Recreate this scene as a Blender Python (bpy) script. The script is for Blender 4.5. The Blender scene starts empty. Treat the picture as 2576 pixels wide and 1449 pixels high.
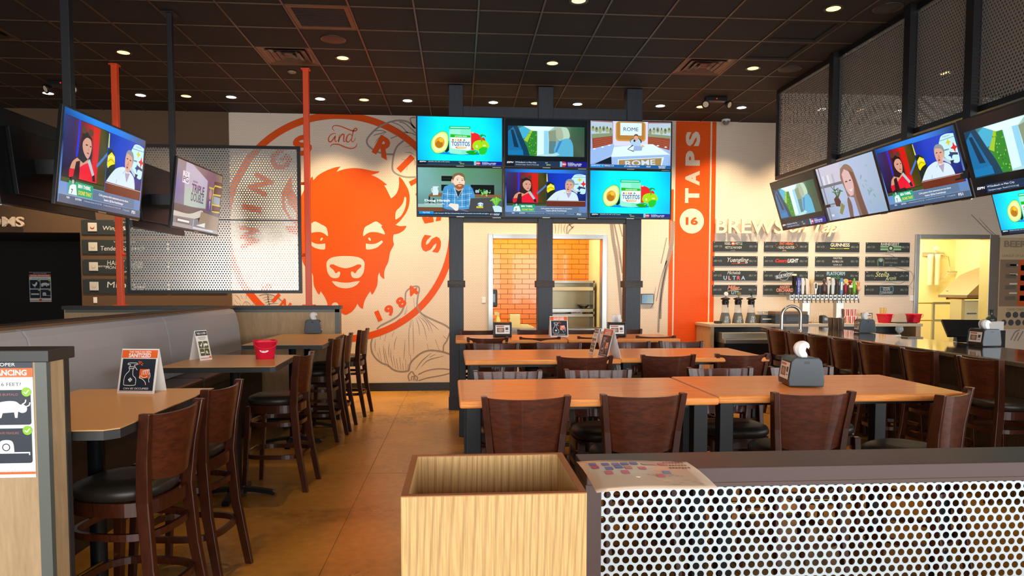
import bpy, bmesh, math, random
from mathutils import Vector, Matrix
random.seed(7)
S = bpy.context.scene
C = S.collection
R = math.radians

# ------------------------------------------------------------------ camera
FPX, CXP, CYP = 1768.67, 1288.0, 810.8          # focal length and principal point, in pixels of 2576x1449
YAW, PITCH, ROLL = 0.0750885, -0.0512326, 0.0010433
CAMZ = 1.65
_f = Vector((math.sin(YAW)*math.cos(PITCH), math.cos(YAW)*math.cos(PITCH), math.sin(PITCH)))
_r0 = Vector((math.cos(YAW), -math.sin(YAW), 0)); _u0 = _r0.cross(_f)
_r = _r0*math.cos(ROLL)+_u0*math.sin(ROLL); _u = _u0*math.cos(ROLL)-_r0*math.sin(ROLL)
cam = bpy.data.cameras.new('camera'); camo = bpy.data.objects.new('camera', cam); C.objects.link(camo)
camo.matrix_world = Matrix(((_r.x, _u.x, -_f.x, 0), (_r.y, _u.y, -_f.y, 0), (_r.z, _u.z, -_f.z, CAMZ), (0, 0, 0, 1)))
cam.sensor_width = 36; cam.lens = FPX/2576*36; cam.shift_y = (CYP-724.5)/2576; cam.clip_start = .05
S.camera = camo
# ------------------------------------------------------------------ view, world, daylight
S.view_settings.view_transform = 'Standard'; S.view_settings.look = 'None'
S.view_settings.gamma = 1; S.view_settings.use_curve_mapping = False
EXPO = 0.22
S.view_settings.exposure = EXPO
SCREEN_GAIN = .9
DAY = 9.0
w = bpy.data.worlds.new('world'); S.world = w; w.use_nodes = True
w.node_tree.nodes['Background'].inputs[0].default_value = (.95, .98, 1.0, 1)
w.node_tree.nodes['Background'].inputs[1].default_value = DAY
WIN = [(-7.4, -4.6), (-4.2, -1.4), (-1.0, 1.8), (2.2, 5.0), (5.4, 8.6)]       # window bays behind the camera
WINZ = (.45, 3.05); WINY = -4.2
WINR = [(-3.4, -.9), (-.5, 2.0), (2.4, 4.9)]; RX = 10.2             # bays of the right hand wall, outside the frame
def portal(name, loc, rot, sx, sy):
    l = bpy.data.lights.new(name, 'AREA'); l.shape = 'RECTANGLE'; l.size = sx; l.size_y = sy
    l.cycles.is_portal = True
    o = bpy.data.objects.new(name, l); o.location = loc; o.rotation_euler = rot; C.objects.link(o)
for a, b in WIN:
    portal('window_daylight', ((a+b)/2, WINY-.1, (WINZ[0]+WINZ[1])/2), (R(90), 0, 0), b-a, WINZ[1]-WINZ[0])

for a, b in WINR:
    portal('window_daylight', (RX+.1, (a+b)/2, (WINZ[0]+WINZ[1])/2), (R(90), 0, R(90)), b-a, WINZ[1]-WINZ[0])

def AY(x, y, Y):                      # the point of the plane at depth Y that a pixel of the photograph shows
    v = (x-CXP)*_r-(y-CYP)*_u+FPX*_f
    return Vector((0, 0, CAMZ))+v*(Y/v.y)
def AZ(x, y, z):
    v = (x-CXP)*_r-(y-CYP)*_u+FPX*_f
    return Vector((0, 0, CAMZ))+v*((z-CAMZ)/v.z)

# ------------------------------------------------------------------ colours and materials
def lin(c):
    if isinstance(c, str):
        c = c.lstrip('#'); c = [int(c[i:i+2], 16)/255 for i in (0, 2, 4)]
    return tuple((x/12.92 if x <= .04045 else ((x+.055)/1.055)**2.4) for x in c[:3])
MATS = {}
def nt(name):
    m = bpy.data.materials.new(name); m.use_nodes = True
    n = m.node_tree.nodes; l = m.node_tree.links; b = n['Principled BSDF']
    return m, n, l, b
def mat(name, col, rough=.5, metal=0, spec=.5, bump=0, bscale=60, vary=0, coat=0, emit=0, alpha=1, trans=0):
    if name in MATS: return MATS[name]
    m, n, l, b = nt(name); c = lin(col)
    b.inputs['Roughness'].default_value = rough; b.inputs['Metallic'].default_value = metal
    b.inputs['Specular IOR Level'].default_value = spec; b.inputs['Coat Weight'].default_value = coat
    b.inputs['Transmission Weight'].default_value = trans
    tc = n.new('ShaderNodeTexCoord'); nz = n.new('ShaderNodeTexNoise'); nz.inputs['Scale'].default_value = bscale
    nz.inputs['Detail'].default_value = 4
    l.new(tc.outputs['Object'], nz.inputs['Vector'])
    mx = n.new('ShaderNodeMix'); mx.data_type = 'RGBA'
    k = 1-max(vary, .04)
    mx.inputs['A'].default_value = (c[0]*k, c[1]*k, c[2]*k, 1); mx.inputs['B'].default_value = (min(1, c[0]*(2-k)), min(1, c[1]*(2-k)), min(1, c[2]*(2-k)), 1)
    l.new(nz.outputs['Fac'], mx.inputs['Factor']); l.new(mx.outputs['Result'], b.inputs['Base Color'])
    if bump:
        bp = n.new('ShaderNodeBump'); bp.inputs['Strength'].default_value = bump; bp.inputs['Distance'].default_value = .004
        l.new(nz.outputs['Fac'], bp.inputs['Height']); l.new(bp.outputs['Normal'], b.inputs['Normal'])
    if emit:
        b.inputs['Emission Color'].default_value = (*c, 1); b.inputs['Emission Strength'].default_value = emit
    MATS[name] = m; return m
def wood(name, dark, light, rough=.35, scale=(1, 1, 1), dist=3., bands=6., coat=0., spec=.5, sharp=.5):
    """long grain along the object's axis with the smallest scale"""
    if name in MATS: return MATS[name]
    m, n, l, b = nt(name)
    tc = n.new('ShaderNodeTexCoord'); mp = n.new('ShaderNodeMapping'); mp.inputs['Scale'].default_value = scale
    l.new(tc.outputs['Object'], mp.inputs['Vector'])
    n1 = n.new('ShaderNodeTexNoise'); n1.inputs['Scale'].default_value = bands; n1.inputs['Detail'].default_value = 3; n1.inputs['Distortion'].default_value = dist
    n2 = n.new('ShaderNodeTexNoise'); n2.inputs['Scale'].default_value = bands*7; n2.inputs['Detail'].default_value = 5
    l.new(mp.outputs[0], n1.inputs['Vector']); l.new(mp.outputs[0], n2.inputs['Vector'])
    mm = n.new('ShaderNodeMath'); mm.operation = 'MULTIPLY_ADD'; mm.inputs[1].default_value = .55; l.new(n2.outputs['Fac'], mm.inputs[0])
    m2 = n.new('ShaderNodeMath'); m2.operation = 'MULTIPLY'; m2.inputs[1].default_value = .55; l.new(n1.outputs['Fac'], m2.inputs[0]); l.new(m2.outputs[0], mm.inputs[2])
    cr = n.new('ShaderNodeValToRGB'); cr.color_ramp.elements[0].position = .5-sharp*.36; cr.color_ramp.elements[1].position = .5+sharp*.36
    cr.color_ramp.elements[0].color = (*lin(dark), 1); cr.color_ramp.elements[1].color = (*lin(light), 1)
    l.new(mm.outputs[0], cr.inputs[0]); l.new(cr.outputs[0], b.inputs['Base Color'])
    b.inputs['Roughness'].default_value = rough; b.inputs['Coat Weight'].default_value = coat; b.inputs['Specular IOR Level'].default_value = spec
    b.inputs['Coat Roughness'].default_value = .07
    bp = n.new('ShaderNodeBump'); bp.inputs['Strength'].default_value = .08; bp.inputs['Distance'].default_value = .002
    l.new(n2.outputs['Fac'], bp.inputs['Height']); l.new(bp.outputs['Normal'], b.inputs['Normal'])
    MATS[name] = m; return m
def penny(name, attr=None, tile='#e0d5c6', p=.0262):
    """small round mosaic tiles, in the object's x and z"""
    m, n, l, b = nt(name)
    tc = n.new('ShaderNodeTexCoord'); sx = n.new('ShaderNodeSeparateXYZ'); l.new(tc.outputs['Object'], sx.inputs[0])
    def M(op, a, bb=None, c=None):
        q = n.new('ShaderNodeMath'); q.operation = op
        for i, x in enumerate((a, bb, c)):
            if x is None: continue
            if isinstance(x, (int, float)): q.inputs[i].default_value = x
            else: l.new(x, q.inputs[i])
        return q.outputs[0]
    u = M('DIVIDE', sx.outputs[0], p); v = M('DIVIDE', sx.outputs[2], p*1.732)
    def cell(off):
        a = M('SUBTRACT', M('FRACT', M('ADD', u, off)), .5); c = M('MULTIPLY', M('SUBTRACT', M('FRACT', M('ADD', v, off)), .5), 1.732)
        return M('SQRT', M('ADD', M('MULTIPLY', a, a), M('MULTIPLY', c, c)))
    d = M('MINIMUM', cell(0), cell(.5))
    g = n.new('ShaderNodeMapRange'); g.interpolation_type = 'SMOOTHSTEP'; g.inputs[1].default_value = .40; g.inputs[2].default_value = .50
    l.new(d, g.inputs[0])
    mx = n.new('ShaderNodeMix'); mx.data_type = 'RGBA'
    l.new(g.outputs[0], mx.inputs['Factor'])
    if attr:
        at = n.new('ShaderNodeVertexColor'); at.layer_name = attr; l.new(at.outputs[0], mx.inputs['A'])
        dk = n.new('ShaderNodeMix'); dk.data_type = 'RGBA'; dk.blend_type = 'MULTIPLY'; dk.inputs['Factor'].default_value = 1
        l.new(at.outputs[0], dk.inputs['A']); dk.inputs['B'].default_value = (.62, .58, .55, 1); l.new(dk.outputs['Result'], mx.inputs['B'])
    else:
        c = lin(tile); mx.inputs['A'].default_value = (*c, 1); mx.inputs['B'].default_value = (c[0]*.66, c[1]*.63, c[2]*.6, 1)
    l.new(mx.outputs['Result'], b.inputs['Base Color'])
    rr = n.new('ShaderNodeMapRange'); rr.inputs[3].default_value = .32; rr.inputs[4].default_value = .9; l.new(g.outputs[0], rr.inputs[0]); l.new(rr.outputs[0], b.inputs['Roughness'])
    b.inputs['Specular IOR Level'].default_value = .22
    bp = n.new('ShaderNodeBump'); bp.inputs['Strength'].default_value = .35; bp.inputs['Distance'].default_value = .002; bp.invert = True
    l.new(g.outputs[0], bp.inputs['Height']); l.new(bp.outputs['Normal'], b.inputs['Normal'])
    MATS[name] = m; return m
def printmat(name, rough=.45, emit=0, spec=.4, coat=0):
    m, n, l, b = nt(name)
    at = n.new('ShaderNodeVertexColor'); at.layer_name = 'Col'
    if emit:
        b.inputs['Base Color'].default_value = (.004, .004, .005, 1)
        l.new(at.outputs[0], b.inputs['Emission Color']); b.inputs['Emission Strength'].default_value = emit
    else: l.new(at.outputs[0], b.inputs['Base Color'])
    b.inputs['Roughness'].default_value = rough; b.inputs['Specular IOR Level'].default_value = spec; b.inputs['Coat Weight'].default_value = coat
    MATS[name] = m; return m
def glassmat(name, col, rough=.05, alpha=.35):
    m, n, l, b = nt(name)
    b.inputs['Base Color'].default_value = (*lin(col), 1); b.inputs['Roughness'].default_value = rough; b.inputs['Alpha'].default_value = alpha
    MATS[name] = m; return m

stoolwood = wood('stool_wood', '#2e1308', '#4a200d', rough=.33, scale=(3, 3, .6), bands=5, coat=.25, spec=.4)
backwood = wood('stool_back_wood', '#34150a', '#5c2911', rough=.42, scale=(.7, 1, 3), bands=5, coat=.3, spec=.25)
vinyl = mat('vinyl_seat', '#2c251d', rough=.42, bump=.12, bscale=180, spec=.5)
tablewood = wood('table_wood', '#d4762a', '#f6a256', rough=.34, scale=(.35, 5, 5), bands=5, coat=.12, dist=1.5, spec=.35)
blackmetal = mat('black_metal', '#14171a', rough=.42, metal=.3, spec=.5)
blacksteel = mat('black_steel', '#1b1b1e', rough=.4, metal=.2)
def oakmat():
    m, n, l, b = nt('oak'); tc = n.new('ShaderNodeTexCoord'); mp = n.new('ShaderNodeMapping'); l.new(tc.outputs['Object'], mp.inputs['Vector'])
    mp.inputs['Scale'].default_value = (1, 1, .16); mp.inputs['Rotation'].default_value = (0, 0, R(38))
    wv = n.new('ShaderNodeTexWave'); wv.wave_type = 'BANDS'; wv.bands_direction = 'X'; wv.inputs['Scale'].default_value = 17; wv.inputs['Distortion'].default_value = 26; wv.inputs['Detail'].default_value = 1.5; wv.inputs['Detail Scale'].default_value = .22
    mo = n.new('ShaderNodeVectorMath'); mo.operation = 'ADD'; mo.inputs[1].default_value = (.22, .11, .07); l.new(mp.outputs[0], mo.inputs[0]); l.new(mo.outputs[0], wv.inputs['Vector'])
    nz = n.new('ShaderNodeTexNoise'); nz.inputs['Scale'].default_value = 260; nz.inputs['Detail'].default_value = 3; m3 = n.new('ShaderNodeMapping'); m3.inputs['Scale'].default_value = (1, 1, .03); l.new(tc.outputs['Object'], m3.inputs['Vector']); l.new(m3.outputs[0], nz.inputs['Vector'])
    cr = n.new('ShaderNodeValToRGB'); cr.color_ramp.elements[0].position = .02; cr.color_ramp.elements[1].position = .38; cr.color_ramp.elements[0].color = (*lin('#bf9862'), 1); cr.color_ramp.elements[1].color = (*lin('#d6ae72'), 1)
    l.new(wv.outputs['Fac'], cr.inputs[0])
    c2 = n.new('ShaderNodeValToRGB'); c2.color_ramp.elements[0].position = .38; c2.color_ramp.elements[1].position = .6; c2.color_ramp.elements[0].color = (.80, .76, .70, 1); c2.color_ramp.elements[1].color = (1, 1, 1, 1); l.new(nz.outputs['Fac'], c2.inputs[0])
    mx = n.new('ShaderNodeMix'); mx.data_type = 'RGBA'; mx.blend_type = 'MULTIPLY'; mx.inputs['Factor'].default_value = 1; l.new(cr.outputs[0], mx.inputs['A']); l.new(c2.outputs[0], mx.inputs['B']); l.new(mx.outputs['Result'], b.inputs['Base Color'])
    b.inputs['Roughness'].default_value = .5; b.inputs['Specular IOR Level'].default_value = .35; MATS['oak'] = m; return m
oak = oakmat()
oakedge = mat('oak_edge', '#a5683a', rough=.55, bump=.1)
lam = wood('grey_oak_laminate', '#9c7d58', '#c4a57c', rough=.5, scale=(3, 3, .35), bands=4, dist=1.5, sharp=.9)
tabtop = mat('tan_laminate_top', '#d4a260', rough=.32, bump=.02, bscale=200, vary=.05)
dkedge = mat('dark_edge', '#2b2a28', rough=.4, spec=.5)
littrim = mat('daylit_trim', '#5b5f57', rough=.35, spec=.5)  # dark trim whose daylight grey is painted into the colour
capbrown = mat('brown_painted_cap', '#4a3632', rough=.4, bump=.05, bscale=300)
alum = mat('perforated_aluminium', '#b9c2c6', rough=.48, metal=.7)
meshdark = mat('perforated_steel', '#b8b4ae', rough=.26, metal=.9)
soffitmesh = mat('soffit_perforated_steel', '#a39a90', rough=.45, metal=.45)
frameblack = mat('frame_black', '#17161a', rough=.35, metal=.2)
orangem = mat('orange_powder_coat', '#dd4a1c', rough=.38, vary=.05)
greyvinyl = mat('grey_vinyl', '#a8a8ac', rough=.55, bump=.05, bscale=250)
brownwall = mat('brown_wall_paint', '#5c452e', rough=.7, bump=.06, bscale=200)
colpaint = wood('slate_painted_wood', '#1a1e26', '#282d37', rough=.45, scale=(6, 6, .3), bands=4)
bandwood = wood('weathered_wood_band', '#2a2422', '#57504a', rough=.7, scale=(.5, 5, 5), bands=5)
steel = mat('stainless_steel', '#b4b4b0', rough=.32, metal=1)
steelb = mat('brushed_steel', '#b9b8b0', rough=.4, metal=.9)
brass = mat('brass', '#c9a13c', rough=.3, metal=1)
white = mat('white_plastic', '#e8e8e6', rough=.45)
paper = mat('white_paper', '#f2f1ee', rough=.8)
red = mat('red_plastic', '#e8173f', rough=.35, vary=.05)
black = mat('black_plastic', '#131416', rough=.35)
greyp = mat('slate_plastic', '#3c464e', rough=.4, bump=.03, bscale=300)
tileblack = mat('ceiling_tile_black', '#170f09', rough=.85, bump=.25, bscale=220, vary=.15)
gridm = mat('ceiling_grid_metal', '#4e3a28', rough=.45, metal=.2)
yellowwall = mat('cream_kitchen_wall', '#efe2a6', rough=.5)
ortile = mat('orange_glazed_tile', '#f28414', rough=.22, vary=.06, coat=.3)
grout = mat('dark_orange_grout', '#4a2206', rough=.9)
bartop = wood('bar_top_stone', '#4a3d30', '#6b5a46', rough=.08, scale=(3, 3, 3), bands=8, coat=.6, spec=.6)
barfront = wood('bar_front_wood', '#3b2a1b', '#5a432c', rough=.5, scale=(4, 4, .4), bands=4)
muralmat = penny('penny_tile_print', 'Col')
tilemat = penny('penny_tile_white')
printm = printmat('printed_card', .35, spec=.4)
boardm = printmat('chalkboard_print', .6, spec=.2)
screenm = printmat('screen_emission', .12, emit=SCREEN_GAIN, spec=.35)
# ------------------------------------------------------------------ mesh helpers
class MB:
    def __init__(s): s.v = []; s.f = []; s.sm = []
    def add(s, vs, fs, smooth=False):
        o = len(s.v); s.v += [tuple(x) for x in vs]
        for f in fs: s.f.append([i+o for i in f]); s.sm.append(smooth)
        return s
    def box(s, x0, x1, y0, y1, z0, z1, M=None):
        v = [Vector(p) for p in ((x0, y0, z0), (x1, y0, z0), (x1, y1, z0), (x0, y1, z0), (x0, y0, z1), (x1, y0, z1), (x1, y1, z1), (x0, y1, z1))]
        if M is not None: v = [M@p for p in v]
        return s.add(v, [(3, 2, 1, 0), (4, 5, 6, 7), (0, 1, 5, 4), (1, 2, 6, 5), (2, 3, 7, 6), (3, 0, 4, 7)])
    def hexa(s, a, b):            # a, b: two quads (lists of four points) joined to a solid
        return s.add(list(a)+list(b), [(3, 2, 1, 0), (4, 5, 6, 7), (0, 1, 5, 4), (1, 2, 6, 5), (2, 3, 7, 6), (3, 0, 4, 7)])
    def prism(s, poly, axis, a, b):   # poly of 2d points; axis 'x','y','z' extruded a..b
        def P(p, t): return {'x': (t, p[0], p[1]), 'y': (p[0], t, p[1]), 'z': (p[0], p[1], t)}[axis]
        n = len(poly); vs = [P(p, a) for p in poly]+[P(p, b) for p in poly]
        return s.add(vs, [list(range(n))[::-1], list(range(n, 2*n))]+[(i, (i+1) % n, n+(i+1) % n, n+i) for i in range(n)])
    def cyl(s, p0, p1, r0, r1=None, seg=16, cap=True):
        p0 = Vector(p0); p1 = Vector(p1); r1 = r0 if r1 is None else r1
        d = (p1-p0).normalized(); a = d.orthogonal().normalized(); b = d.cross(a)
        vs = []
        for p, r in ((p0, r0), (p1, r1)):
            vs += [p+a*(r*math.cos(2*math.pi*i/seg))+b*(r*math.sin(2*math.pi*i/seg)) for i in range(seg)]
        s.add(vs, [(i, (i+1) % seg, seg+(i+1) % seg, seg+i) for i in range(seg)], True)
        if cap: s.add(vs, [list(range(seg))[::-1], list(range(seg, 2*seg))])
        return s
    def lathe(s, prof, c=(0, 0, 0), seg=24, sq=None, cap=True):     # prof: (r, z); sq: superellipse exponent
        vs = []; n = len(prof)
        for r, z in prof:
            for i in range(seg):
                t = 2*math.pi*i/seg; cx, sy = math.cos(t), math.sin(t)
                if sq: k = (abs(cx)**sq+abs(sy)**sq)**(-1/sq); cx *= k; sy *= k
                vs.append((c[0]+r*cx, c[1]+r*sy, c[2]+z))
        fs = [(k*seg+i, k*seg+(i+1) % seg, (k+1)*seg+(i+1) % seg, (k+1)*seg+i) for k in range(n-1) for i in range(seg)]
        s.add(vs, fs, True)
        if cap: s.add(vs[:seg], [list(range(seg))[::-1]]); s.add(vs[-seg:], [list(range(seg))])
        return s
    def sweep(s, path, w, h, up=(0, 0, 1), closed=False, round_=0):   # rectangular bar (or tube when round_) along a path
        path = [Vector(p) for p in path]; up = Vector(up); n = len(path); k = round_ or 4; vs = []
        for i, p in enumerate(path):
            if closed: t = path[(i+1) % n]-path[i-1]
            else: t = path[min(i+1, n-1)]-path[max(i-1, 0)]
            t.normalize(); sd = t.cross(up)
            if sd.length < 1e-4: sd = t.orthogonal()
            sd.normalize(); uu = sd.cross(t)
            if round_: vs += [p+sd*(w/2*math.cos(2*math.pi*j/k))+uu*(h/2*math.sin(2*math.pi*j/k)) for j in range(k)]
            else: vs += [p+sd*w/2+uu*h/2, p-sd*w/2+uu*h/2, p-sd*w/2-uu*h/2, p+sd*w/2-uu*h/2]
        m = n if closed else n-1
        s.add(vs, [(i*k+j, ((i+1) % n)*k+j, ((i+1) % n)*k+(j+1) % k, i*k+(j+1) % k) for i in range(m) for j in range(k)], bool(round_))
        if not closed: s.add(vs, [list(range(k)), [(n-1)*k+j for j in range(k)][::-1]])
        return s
    def build(s, name, m=None, parent=None, loc=None, bevel=0, seg=2, smooth=False, cr=None):
        me = bpy.data.meshes.new(name); me.from_pydata(s.v, [], s.f)
        for p, q in zip(me.polygons, s.sm): p.use_smooth = q or smooth
        me.update()
        bm = bmesh.new(); bm.from_mesh(me); bmesh.ops.recalc_face_normals(bm, faces=bm.faces); bm.to_mesh(me); bm.free()
        o = bpy.data.objects.new(name, me); C.objects.link(o)
        if m: me.materials.append(m)
        if loc: o.location = loc
        if parent: o.parent = parent
        if bevel:
            b = o.modifiers.new('bevel', 'BEVEL'); b.width = bevel; b.segments = seg; b.limit_method = 'ANGLE'; b.angle_limit = R(40)
        return o
def BX(*a, M=None): return MB().box(*a, M=M)
def tag(o, label=None, cat=None, group=None, kind=None):
    if label: o['label'] = label
    if cat: o['category'] = cat
    if group: o['group'] = group
    if kind: o['kind'] = kind
    return o
def thing(name, label, cat, loc=(0, 0, 0), rz=0, group=None):
    o = bpy.data.objects.new(name, None); C.objects.link(o); o.empty_display_size = .1
    o.location = loc; o.rotation_euler = (0, 0, rz)
    return tag(o, label, cat, group)
def struct(o): o['kind'] = 'structure'; return o
def dup(root, label, loc, rz=0, group=None):
    r = root.copy(); C.objects.link(r); r.location = loc; r.rotation_euler = (0, 0, rz); r['label'] = label
    if group: r['group'] = group
    for ch in root.children:
        c = ch.copy(); C.objects.link(c); c.parent = r
        for g in ch.children:
            d = g.copy(); C.objects.link(d); d.parent = c
    return r
def arc(cx, cy, r, a0, a1, n):
    return [(cx+r*math.cos(R(a0+(a1-a0)*i/(n-1))), cy+r*math.sin(R(a0+(a1-a0)*i/(n-1)))) for i in range(n)]
def smooth(pts, closed=True, sub=4, corner=50):
    pts = [Vector((p[0], p[1])) for p in pts]; n = len(pts); out = []
    def iscorner(i):
        if not closed and (i == 0 or i == n-1): return True
        a = pts[i]-pts[i-1]; b = pts[(i+1) % n]-pts[i]
        if a.length < 1e-9 or b.length < 1e-9: return True
        return a.angle(b) > R(corner)
    cs = [iscorner(i) for i in range(n)]
    for i in range(n if closed else n-1):
        p1 = pts[i]; p2 = pts[(i+1) % n]
        p0 = p1-(p2-p1) if cs[i] else pts[i-1]
        p3 = p2+(p2-p1) if cs[(i+1) % n] else pts[(i+2) % n]
        for k in range(sub):
            t = k/sub
            out.append(.5*((2*p1)+(p2-p0)*t+(2*p0-5*p1+4*p2-p3)*t*t+(3*p1-p0-3*p2+p3)*t*t*t))
    if not closed: out.append(pts[-1])
    return [(q.x, q.y) for q in out]

# ------------------------------------------------------------------ flat print: lettering, posters, screens, painted wall art
_tc = {}
def textmesh(s, bold=0., shear=0., mono=False):
    k = (s, bold, shear)
    if k in _tc: return _tc[k]
    cu = bpy.data.curves.new('t', 'FONT'); cu.body = s; cu.size = 1; cu.offset = bold; cu.shear = shear
    cu.resolution_u = 3; cu.align_x = 'LEFT'; cu.fill_mode = 'FRONT'
    ob = bpy.data.objects.new('t', cu)
    me = bpy.data.meshes.new_from_object(ob)
    vs = [(v.co.x, v.co.y) for v in me.vertices]; fs = [list(p.vertices) for p in me.polygons]
    bpy.data.objects.remove(ob); bpy.data.meshes.remove(me); bpy.data.curves.remove(cu)
    if vs:
        x0 = min(v[0] for v in vs); x1 = max(v[0] for v in vs); y0 = min(v[1] for v in vs); y1 = max(v[1] for v in vs)
    else: x0 = y0 = 0; x1 = y1 = 1
    _tc[k] = (vs, fs, x0, x1, y0, y1)
    return _tc[k]
class Print:
    """shapes in canvas units (y down); built as thin layers in the local x-z plane, facing -y"""
    def __init__(s, fx, dz=.0001): s.fx = fx; s.v = []; s.f = []; s.c = []; s.k = 0; s.dz = dz
    def put(s, vs, fs, col, up=1):
        s.k += up; o = len(s.v); y = -s.k*s.dz
        for p in vs:
            q = s.fx(p[0], p[1]); s.v.append((q[0], y, q[1]))
        single = isinstance(col, str) or (isinstance(col[0], (int, float)))
        cl = lin(col) if single else None
        cols = None if single else [lin(c) for c in col]
        for f in fs:
            s.f.append([i+o for i in f]); s.c += [(cl if single else cols[i]) for i in f]
        return s
    def poly(s, pts, col, up=1): return s.put(pts, [list(range(len(pts)))], col, up)
    def curve(s, pts, col, sub=4, corner=50): return s.poly(smooth(pts, True, sub, corner), col)
    def rect(s, x0, y0, x1, y1, col, up=1): return s.poly([(x0, y0), (x1, y0), (x1, y1), (x0, y1)], col, up)
    def rrect(s, x0, y0, x1, y1, r, col):
        return s.poly(arc(x1-r, y0+r, r, -90, 0, 5)+arc(x1-r, y1-r, r, 0, 90, 5)+arc(x0+r, y1-r, r, 90, 180, 5)+arc(x0+r, y0+r, r, 180, 270, 5), col)
    def ell(s, cx, cy, rx, ry, col, n=28, rot=0, up=1):
        c, d = math.cos(R(rot)), math.sin(R(rot)); pts = []
        for i in range(n):
            a = rx*math.cos(2*math.pi*i/n); b = ry*math.sin(2*math.pi*i/n); pts.append((cx+a*c-b*d, cy+a*d+b*c))
        return s.poly(pts, col, up)
    def ring(s, cx, cy, r0, r1, col, n=96, a0=0, a1=360):
        vs = []
        for i in range(n+1):
            t = R(a0+(a1-a0)*i/n); vs += [(cx+r0*math.cos(t), cy+r0*math.sin(t)), (cx+r1*math.cos(t), cy+r1*math.sin(t))]
        return s.put(vs, [(2*i, 2*i+1, 2*i+3, 2*i+2) for i in range(n)], col)
    def line(s, pts, wd, col, sm=True, sub=4, up=1, taper=False):
        if sm and len(pts) > 2: pts = smooth(pts, False, sub, 75)
        pts = [Vector((p[0], p[1])) for p in pts]; vs = []; n = len(pts)
        for i, p in enumerate(pts):
            t = pts[min(i+1, n-1)]-pts[max(i-1, 0)]
            if t.length < 1e-9: t = Vector((1, 0))
            t.normalize(); q = Vector((-t.y, t.x))*(wd/2*(1 if not taper else .35+.65*math.sin(math.pi*(i+.2)/(n-.6))))
            vs += [p+q, p-q]
        return s.put([(q.x, q.y) for q in vs], [(2*i, 2*i+1, 2*i+3, 2*i+2) for i in range(n-1)], col, up)
    def text(s, t, x, y, h, col, w=None, rot=0, bold=0., shear=0., align='C', sx=1.):
        """x, y: centre (or left/right end) of the text block; h its height; w its width (optional)"""
        vs, fs, x0, x1, y0, y1 = textmesh(t, bold, shear)
        if not fs: return s
        k = h/(y1-y0); kx = k*sx if w is None else w/(x1-x0)
        cx = {'C': (x0+x1)/2, 'L': x0, 'R': x1}[align]; cy = (y0+y1)/2
        c, d = math.cos(R(rot)), math.sin(R(rot)); pts = []
        for a, b in vs:
            a = (a-cx)*kx; b = -(b-cy)*k
            pts.append((x+a*c-b*d, y+a*d+b*c))
        return s.put(pts, fs, col)
    def mesh(s, name):
        me = bpy.data.meshes.new(name); me.from_pydata(s.v, [], s.f)
        ca = me.color_attributes.new('Col', 'FLOAT_COLOR', 'CORNER')
        flat = []
        for c in s.c: flat += [c[0], c[1], c[2], 1]
        ca.data.foreach_set('color', flat); me.update(); return me
    def build(s, name, m, parent=None, loc=(0, 0, 0), rot=(0, 0, 0)):
        me = s.mesh(name); me.materials.append(m)
        o = bpy.data.objects.new(name, me); C.objects.link(o); o.location = loc; o.rotation_euler = rot
        if parent: o.parent = parent
        return o
def canvas(x0, y0, x1, y1, W, H):      # canvas rectangle -> W x H metres centred on the origin
    return lambda x, y: ((x-x0)/(x1-x0)*W-W/2, H/2-(y-y0)/(y1-y0)*H)
def perforated(name, m, W, H, p, r, n=6, parent=None, loc=(0, 0, 0), rot=(0, 0, 0), thick=0):
    """a sheet with real holes in a staggered lattice, in the local x-z plane, from (0,0) to (W,H)"""
    vs = []; fs = []; idx = {}
    rows = int(H/(p*.866))+1; cols = int(W/p)+1
    hexr = p/math.sqrt(3)
    def vid(x, z):
        x = min(max(x, 0), W); z = min(max(z, 0), H)
        k = (round(x*2e4), round(z*2e4))
        if k not in idx: idx[k] = len(vs); vs.append((x, 0, z))
        return idx[k]
    for j in range(rows+1):
        for i in range(cols+1):
            cx = (i+(.5 if j % 2 else 0))*p; cz = j*p*.866
            if cx < -p or cx > W+p or cz > H+p: continue
            hx = [(cx+hexr*math.sin(R(60*k)), cz+hexr*math.cos(R(60*k))) for k in range(6)]
            if n == 12:
                out = []
                for k in range(6):
                    a, b = hx[k], hx[(k+1) % 6]; out += [a, ((a[0]+b[0])/2, (a[1]+b[1])/2)]
            else: out = hx
            inn = [(cx+r*math.sin(R(360/n*k)), cz+r*math.cos(R(360/n*k))) for k in range(n)]
            O = [vid(*q) for q in out]; I = [vid(*q) for q in inn]
            for k in range(n):
                f = [O[k], O[(k+1) % n], I[(k+1) % n], I[k]]
                g = [q for t, q in enumerate(f) if q not in f[:t]]
                if len(g) > 2: fs.append(g)
    me = bpy.data.meshes.new(name); me.from_pydata(vs, [], fs); me.validate(); me.update(); me.materials.append(m)
    o = bpy.data.objects.new(name, me); C.objects.link(o); o.location = loc; o.rotation_euler = rot
    if parent: o.parent = parent
    if thick: sd = o.modifiers.new('thickness', 'SOLIDIFY'); sd.thickness = thick; sd.offset = 0
    return o
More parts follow.
